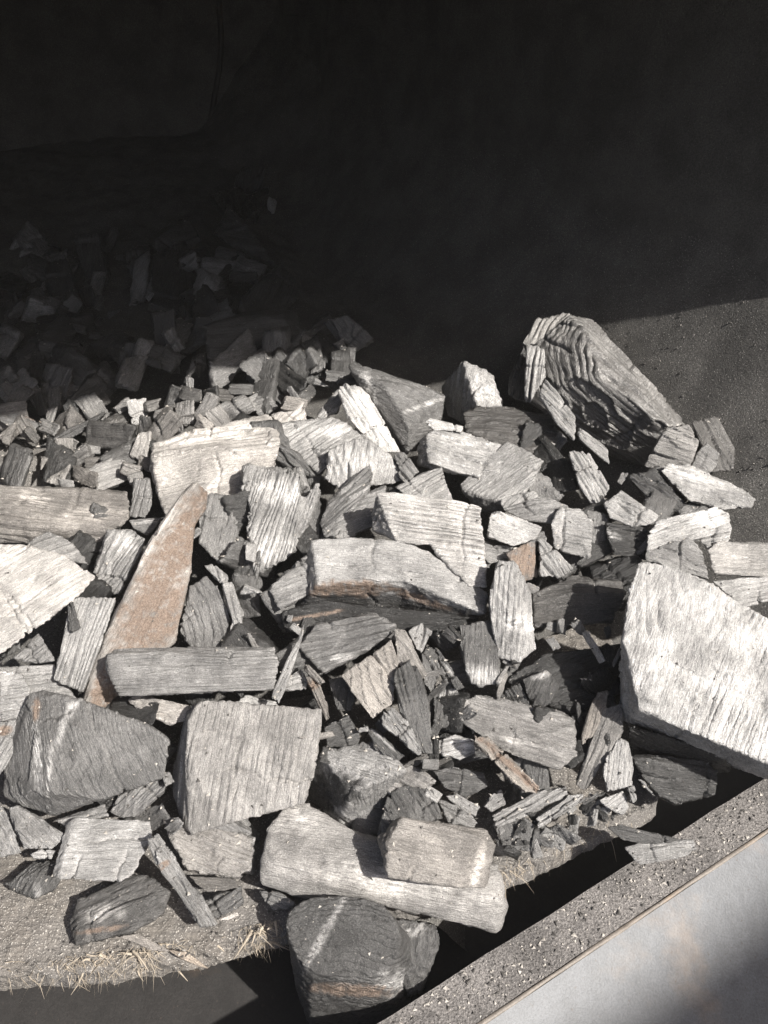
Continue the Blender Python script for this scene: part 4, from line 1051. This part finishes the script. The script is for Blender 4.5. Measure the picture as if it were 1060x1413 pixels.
# ---- loose fragments (photo pixel, size, tone)
rub = [(12, 575, 36, .22), (28, 548, 22, .2), (10, 535, 16, .16), (55, 560, 20, .14), (75, 550, 22, .3), (93, 585, 34, .2), (118, 533, 46, .17), (128, 560, 30, .32), (150, 600, 40, .15), (165, 580, 26, .14),
       (190, 570, 26, .48), (196, 612, 26, .45), (205, 640, 18, .3), (226, 592, 30, .2), (228, 572, 24, .22), (255, 573, 24, .24), (240, 552, 22, .12), (262, 545, 20, .18), (285, 562, 22, .28), (300, 580, 26, .34),
       (325, 566, 30, .26), (343, 558, 22, .34), (282, 585, 20, .4), (90, 625, 24, .32), (110, 632, 22, .2), (132, 640, 20, .22), (150, 655, 34, .42), (80, 655, 22, .38), (118, 660, 26, .26), (172, 628, 22, .2),
       (66, 590, 20, .3), (45, 600, 16, .12), (200, 592, 22, .16), (180, 650, 18, .3), (250, 590, 18, .2), (310, 545, 18, .14), (140, 545, 18, .14), (72, 572, 14, .4), (210, 560, 14, .2), (172, 560, 16, .2),
       (405, 560, 22, .24), (425, 545, 18, .16), (100, 610, 14, .36), (62, 640, 12, .3), (128, 620, 14, .4), (190, 660, 14, .34), (15, 600, 22, .26), (35, 590, 22, .22)]
def TN(t):
    return 'black' if t < .07 else 'dark grey' if t < .16 else 'grey' if t < .3 else 'pale'


def SH(x, y):
    return ('upper ' if y < 400 else 'lower ' if y > 470 else 'middle ') + ('left' if x < 150 else 'right' if x > 320 else 'centre')


for i, (x, y, sz, tn) in enumerate(rub):
    random_chunk('charcoal_fragment', TN(tn) + ' fragment in the rubble ' + where(x, y), 'rubble at the left back', x, y, sz * 1.1, tn * .85, L=6 + RNG.uniform(-4, 8), faces=1300, warm=RNG.random() * .3)
P_('charcoal_shard', 'long thin dark sliver lying across the rubble at left back', 'A', '140,412,0 180,395,0 300,320,0 430,255,10 440,265,0 330,345,0 200,410,0', t=7, L=30, ga=28, tone=.12, cracks=0, step=0, faces=3000)
P_('charcoal_shard', 'dark flat shard with brown edge at left edge of the rubble', 'A', '-40,225,10 60,265,10 180,305,0 130,345,0 60,340,0 -40,270,0', t=12, L=20, ga=-18, tone=.17, rust=[(150, 290, 40, 8, -12)])
for i in range(170):
    x, y = RNG.uniform(-20, 480), RNG.uniform(330, 545)
    if y < 330 + max(0, x - 330) * 1.0:
        y = RNG.uniform(470, 540)
    top = np.interp(x, [0, 130, 300, 380, 480], [330, 320, 260, 280, 440])
    if y < top:
        y = RNG.uniform(top, 540)
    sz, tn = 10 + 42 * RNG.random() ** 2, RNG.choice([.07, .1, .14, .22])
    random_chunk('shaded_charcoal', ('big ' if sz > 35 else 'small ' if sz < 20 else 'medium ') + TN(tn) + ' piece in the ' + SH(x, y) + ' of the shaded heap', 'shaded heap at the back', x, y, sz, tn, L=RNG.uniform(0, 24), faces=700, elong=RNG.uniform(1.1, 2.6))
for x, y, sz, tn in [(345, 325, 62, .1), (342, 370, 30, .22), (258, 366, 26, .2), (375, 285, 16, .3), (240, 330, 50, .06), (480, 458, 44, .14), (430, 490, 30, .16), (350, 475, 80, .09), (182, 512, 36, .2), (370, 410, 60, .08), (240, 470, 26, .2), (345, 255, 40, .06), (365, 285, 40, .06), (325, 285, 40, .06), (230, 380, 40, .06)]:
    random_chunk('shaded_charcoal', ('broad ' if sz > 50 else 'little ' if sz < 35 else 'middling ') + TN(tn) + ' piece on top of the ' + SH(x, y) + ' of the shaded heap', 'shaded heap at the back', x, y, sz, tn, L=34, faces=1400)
# pieces deeper in the heap, seen through the gaps
for i in range(230):
    x, y = RNG.uniform(-20, 1040), RNG.uniform(600, 1260)
    if y > 1290 - 0.2 * x - max(0, x - 600) * 0.35 or (x > 820 and y < 680) or (x < 130 and y > 1150):
        continue
    if covered(x, y, .45):
        continue
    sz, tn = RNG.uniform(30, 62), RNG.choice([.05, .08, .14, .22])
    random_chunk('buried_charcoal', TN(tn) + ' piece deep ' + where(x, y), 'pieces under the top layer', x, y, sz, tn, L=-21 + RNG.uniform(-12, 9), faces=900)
# small chips among the larger pieces
for i in range(300):
    x, y = RNG.uniform(60, 960), RNG.uniform(640, 1250)
    if i < 160:
        x, y = RNG.uniform(330, 860), RNG.uniform(830, 1190)
    if y > 1230 - 0.2 * x - max(0, x - 600) * 0.3:
        continue
    if covered(x, y, .85):
        continue
    sz, tn = RNG.uniform(6, 20), RNG.choice([.1, .2, .3, .36])
    random_chunk('charcoal_chip', 'small ' + TN(tn) + ' chip lodged ' + where(x, y), 'chips between the pieces', x, y, sz, tn, L=15 + RNG.uniform(-10, 12), faces=450)
for i in range(46):
    x = RNG.uniform(680, 850)
    y = np.interp(x, [680, 760, 850], [1150, 1130, 1095]) + RNG.uniform(-14, 32)
    sz, tn = RNG.uniform(6, 20), RNG.choice([.06, .1, .18, .3])
    random_chunk('charcoal_chip', 'small ' + TN(tn) + ' chip on board ' + where(x, y), 'chips between the pieces', x, y, sz, tn, L=-2 + RNG.uniform(-5, 7), faces=500, elong=RNG.uniform(1.2, 3))
for i in range(150):
    x, y = RNG.uniform(60, 900), RNG.uniform(660, 1200)
    if i < 90:
        x, y = RNG.uniform(420, 860), RNG.uniform(860, 1180)
    if y > 1230 - 0.2 * x - max(0, x - 600) * 0.3:
        continue
    if covered(x, y, .85):
        continue
    sz, tn = RNG.uniform(6, 11), RNG.choice([.08, .14, .24, .34])
    random_chunk('charcoal_splinter', 'thin ' + TN(tn) + ' splinter lying ' + where(x, y), 'splinters between the pieces', x, y, sz, tn, L=16 + RNG.uniform(-10, 14), faces=700, elong=RNG.uniform(3.5, 6), warm=RNG.random() * .3)
finish_pieces()
# things that share a label are told apart by their order from the left
ORD = ['leftmost', 'second from left', 'third from left', 'fourth from left', 'fifth from left', 'sixth from left', 'seventh from left', 'eighth from left', 'ninth from left', 'tenth from left']
same = {}
for d in PENDING:
    same.setdefault(d['o']['label'], []).append(d['o'])
for lb, os_ in same.items():
    if len(os_) > 1:
        os_.sort(key=lambda o: o.location.x / max(o.location.y, .2))
        for i, o in enumerate(os_):
            o['label'] = lb + ', ' + ('rightmost' if i == len(os_) - 1 else ORD[min(i, 9)])

for nm, mat, part in (('dark_dust_crumbs', M_GRIT_D, CRUMBS[0::2]), ('pale_dust_crumbs', M_GRIT_P, CRUMBS[1::2])):
    grit(nm, [(p[0] + RNG.normal(0, .001), p[1] + RNG.normal(0, .001), p[2]) for p in part], [.0004 + .0022 * RNG.random() ** 3 for p in part], mat)
# ---- grit on the sill, the bank and the bed
sill = bpy.data.objects['kiln_sill']
for nm, mat, cnt, s0, s1 in (('dark_crumbs', M_GRIT_D, 800, .0006, .0026), ('pale_crumbs', M_GRIT_P, 1700, .0003, .0024)):
    pts, sz = [], []
    for _ in range(cnt):
        t = RNG.uniform(-0.1, 0.95)
        p = sl_pt(t, RNG.uniform(.002, .047), 0.0006)
        pts.append(tuple(p))
        sz.append(s0 + (s1 - s0) * RNG.random() ** 4)
    grit(nm, pts, sz, mat, sill)
pts, sz = [], []
for _ in range(150):
    pts.append(tuple(sl_pt(RNG.uniform(-0.05, 0.9), RNG.uniform(.004, .045), 0.001)))
    sz.append(RNG.uniform(.0012, .0028))
grit('sill_chips', pts[:90], sz[:90], M_GRIT_D, sill)
grit('pale_sill_chips', pts[90:], sz[90:], M_GRIT_P, sill, 0.4)
n_ = 26000
gx, gy = RNG.uniform(-0.6, 1.35, n_), RNG.uniform(0.6, 2.0, n_)
gq = np.stack([gx, gy, 0 * gx], -1)
cal = 1 - 0.85 * np.clip((gx * DX + gy * DY - 0.85) / 0.1, 0, 1)
gz = bed_z(gx, gy) + CZ + cal * (fbm(gq * 9, 3) * 0.012 + fbm(gq * 45, 3) * 0.004)
pts = np.stack([gx, gy, gz], -1).tolist()
sz = (.0006 + .0028 * RNG.random(n_) ** 5).tolist()
grit('bed_grit', pts[:15000], sz[:15000], M_GRIT_D)
grit('bed_pale_grit', pts[15000:], [q * .55 for q in sz[15000:]], M_GRIT_P)
pts, sz = [], []
c = px_on_z(25, 640, -0.765)
for _ in range(500):
    x, y = RNG.normal(c.x, .14), RNG.normal(c.y, .08)
    pts.append((x, y, float(bed_z(x, y)) + 0.046 + CZ - 0.075 * ((x - c.x) ** 2 / .09 + (y - c.y) ** 2 / .0289)))
    sz.append(.0008 + .003 * RNG.random() ** 3)
grit('ash_grit', pts, sz, M_GRIT_P)

# ---- dusty air, which also stands in for the lens veil
hz = NT('dusty_air')
hz.t.nodes.remove(hz.b)
pv = hz.n('ShaderNodeVolumePrincipled')
pv.inputs['Color'].default_value = (0.9, 0.88, 0.85, 1)
pv.inputs['Density'].default_value = 0.009
hz.t.links.new(pv.outputs[0], hz.t.nodes['Material Output'].inputs['Volume'])
v = [(x, y, z) for z in (-1.0, CZ + 1.1) for x, y in ((-4, -3), (4, -3), (4, 5), (-4, 5))]
tag(mesh_obj('haze', v, [(0, 3, 2, 1), (4, 5, 6, 7), (0, 1, 5, 4), (1, 2, 6, 5), (2, 3, 7, 6), (3, 0, 4, 7)], hz.m), kind='stuff')
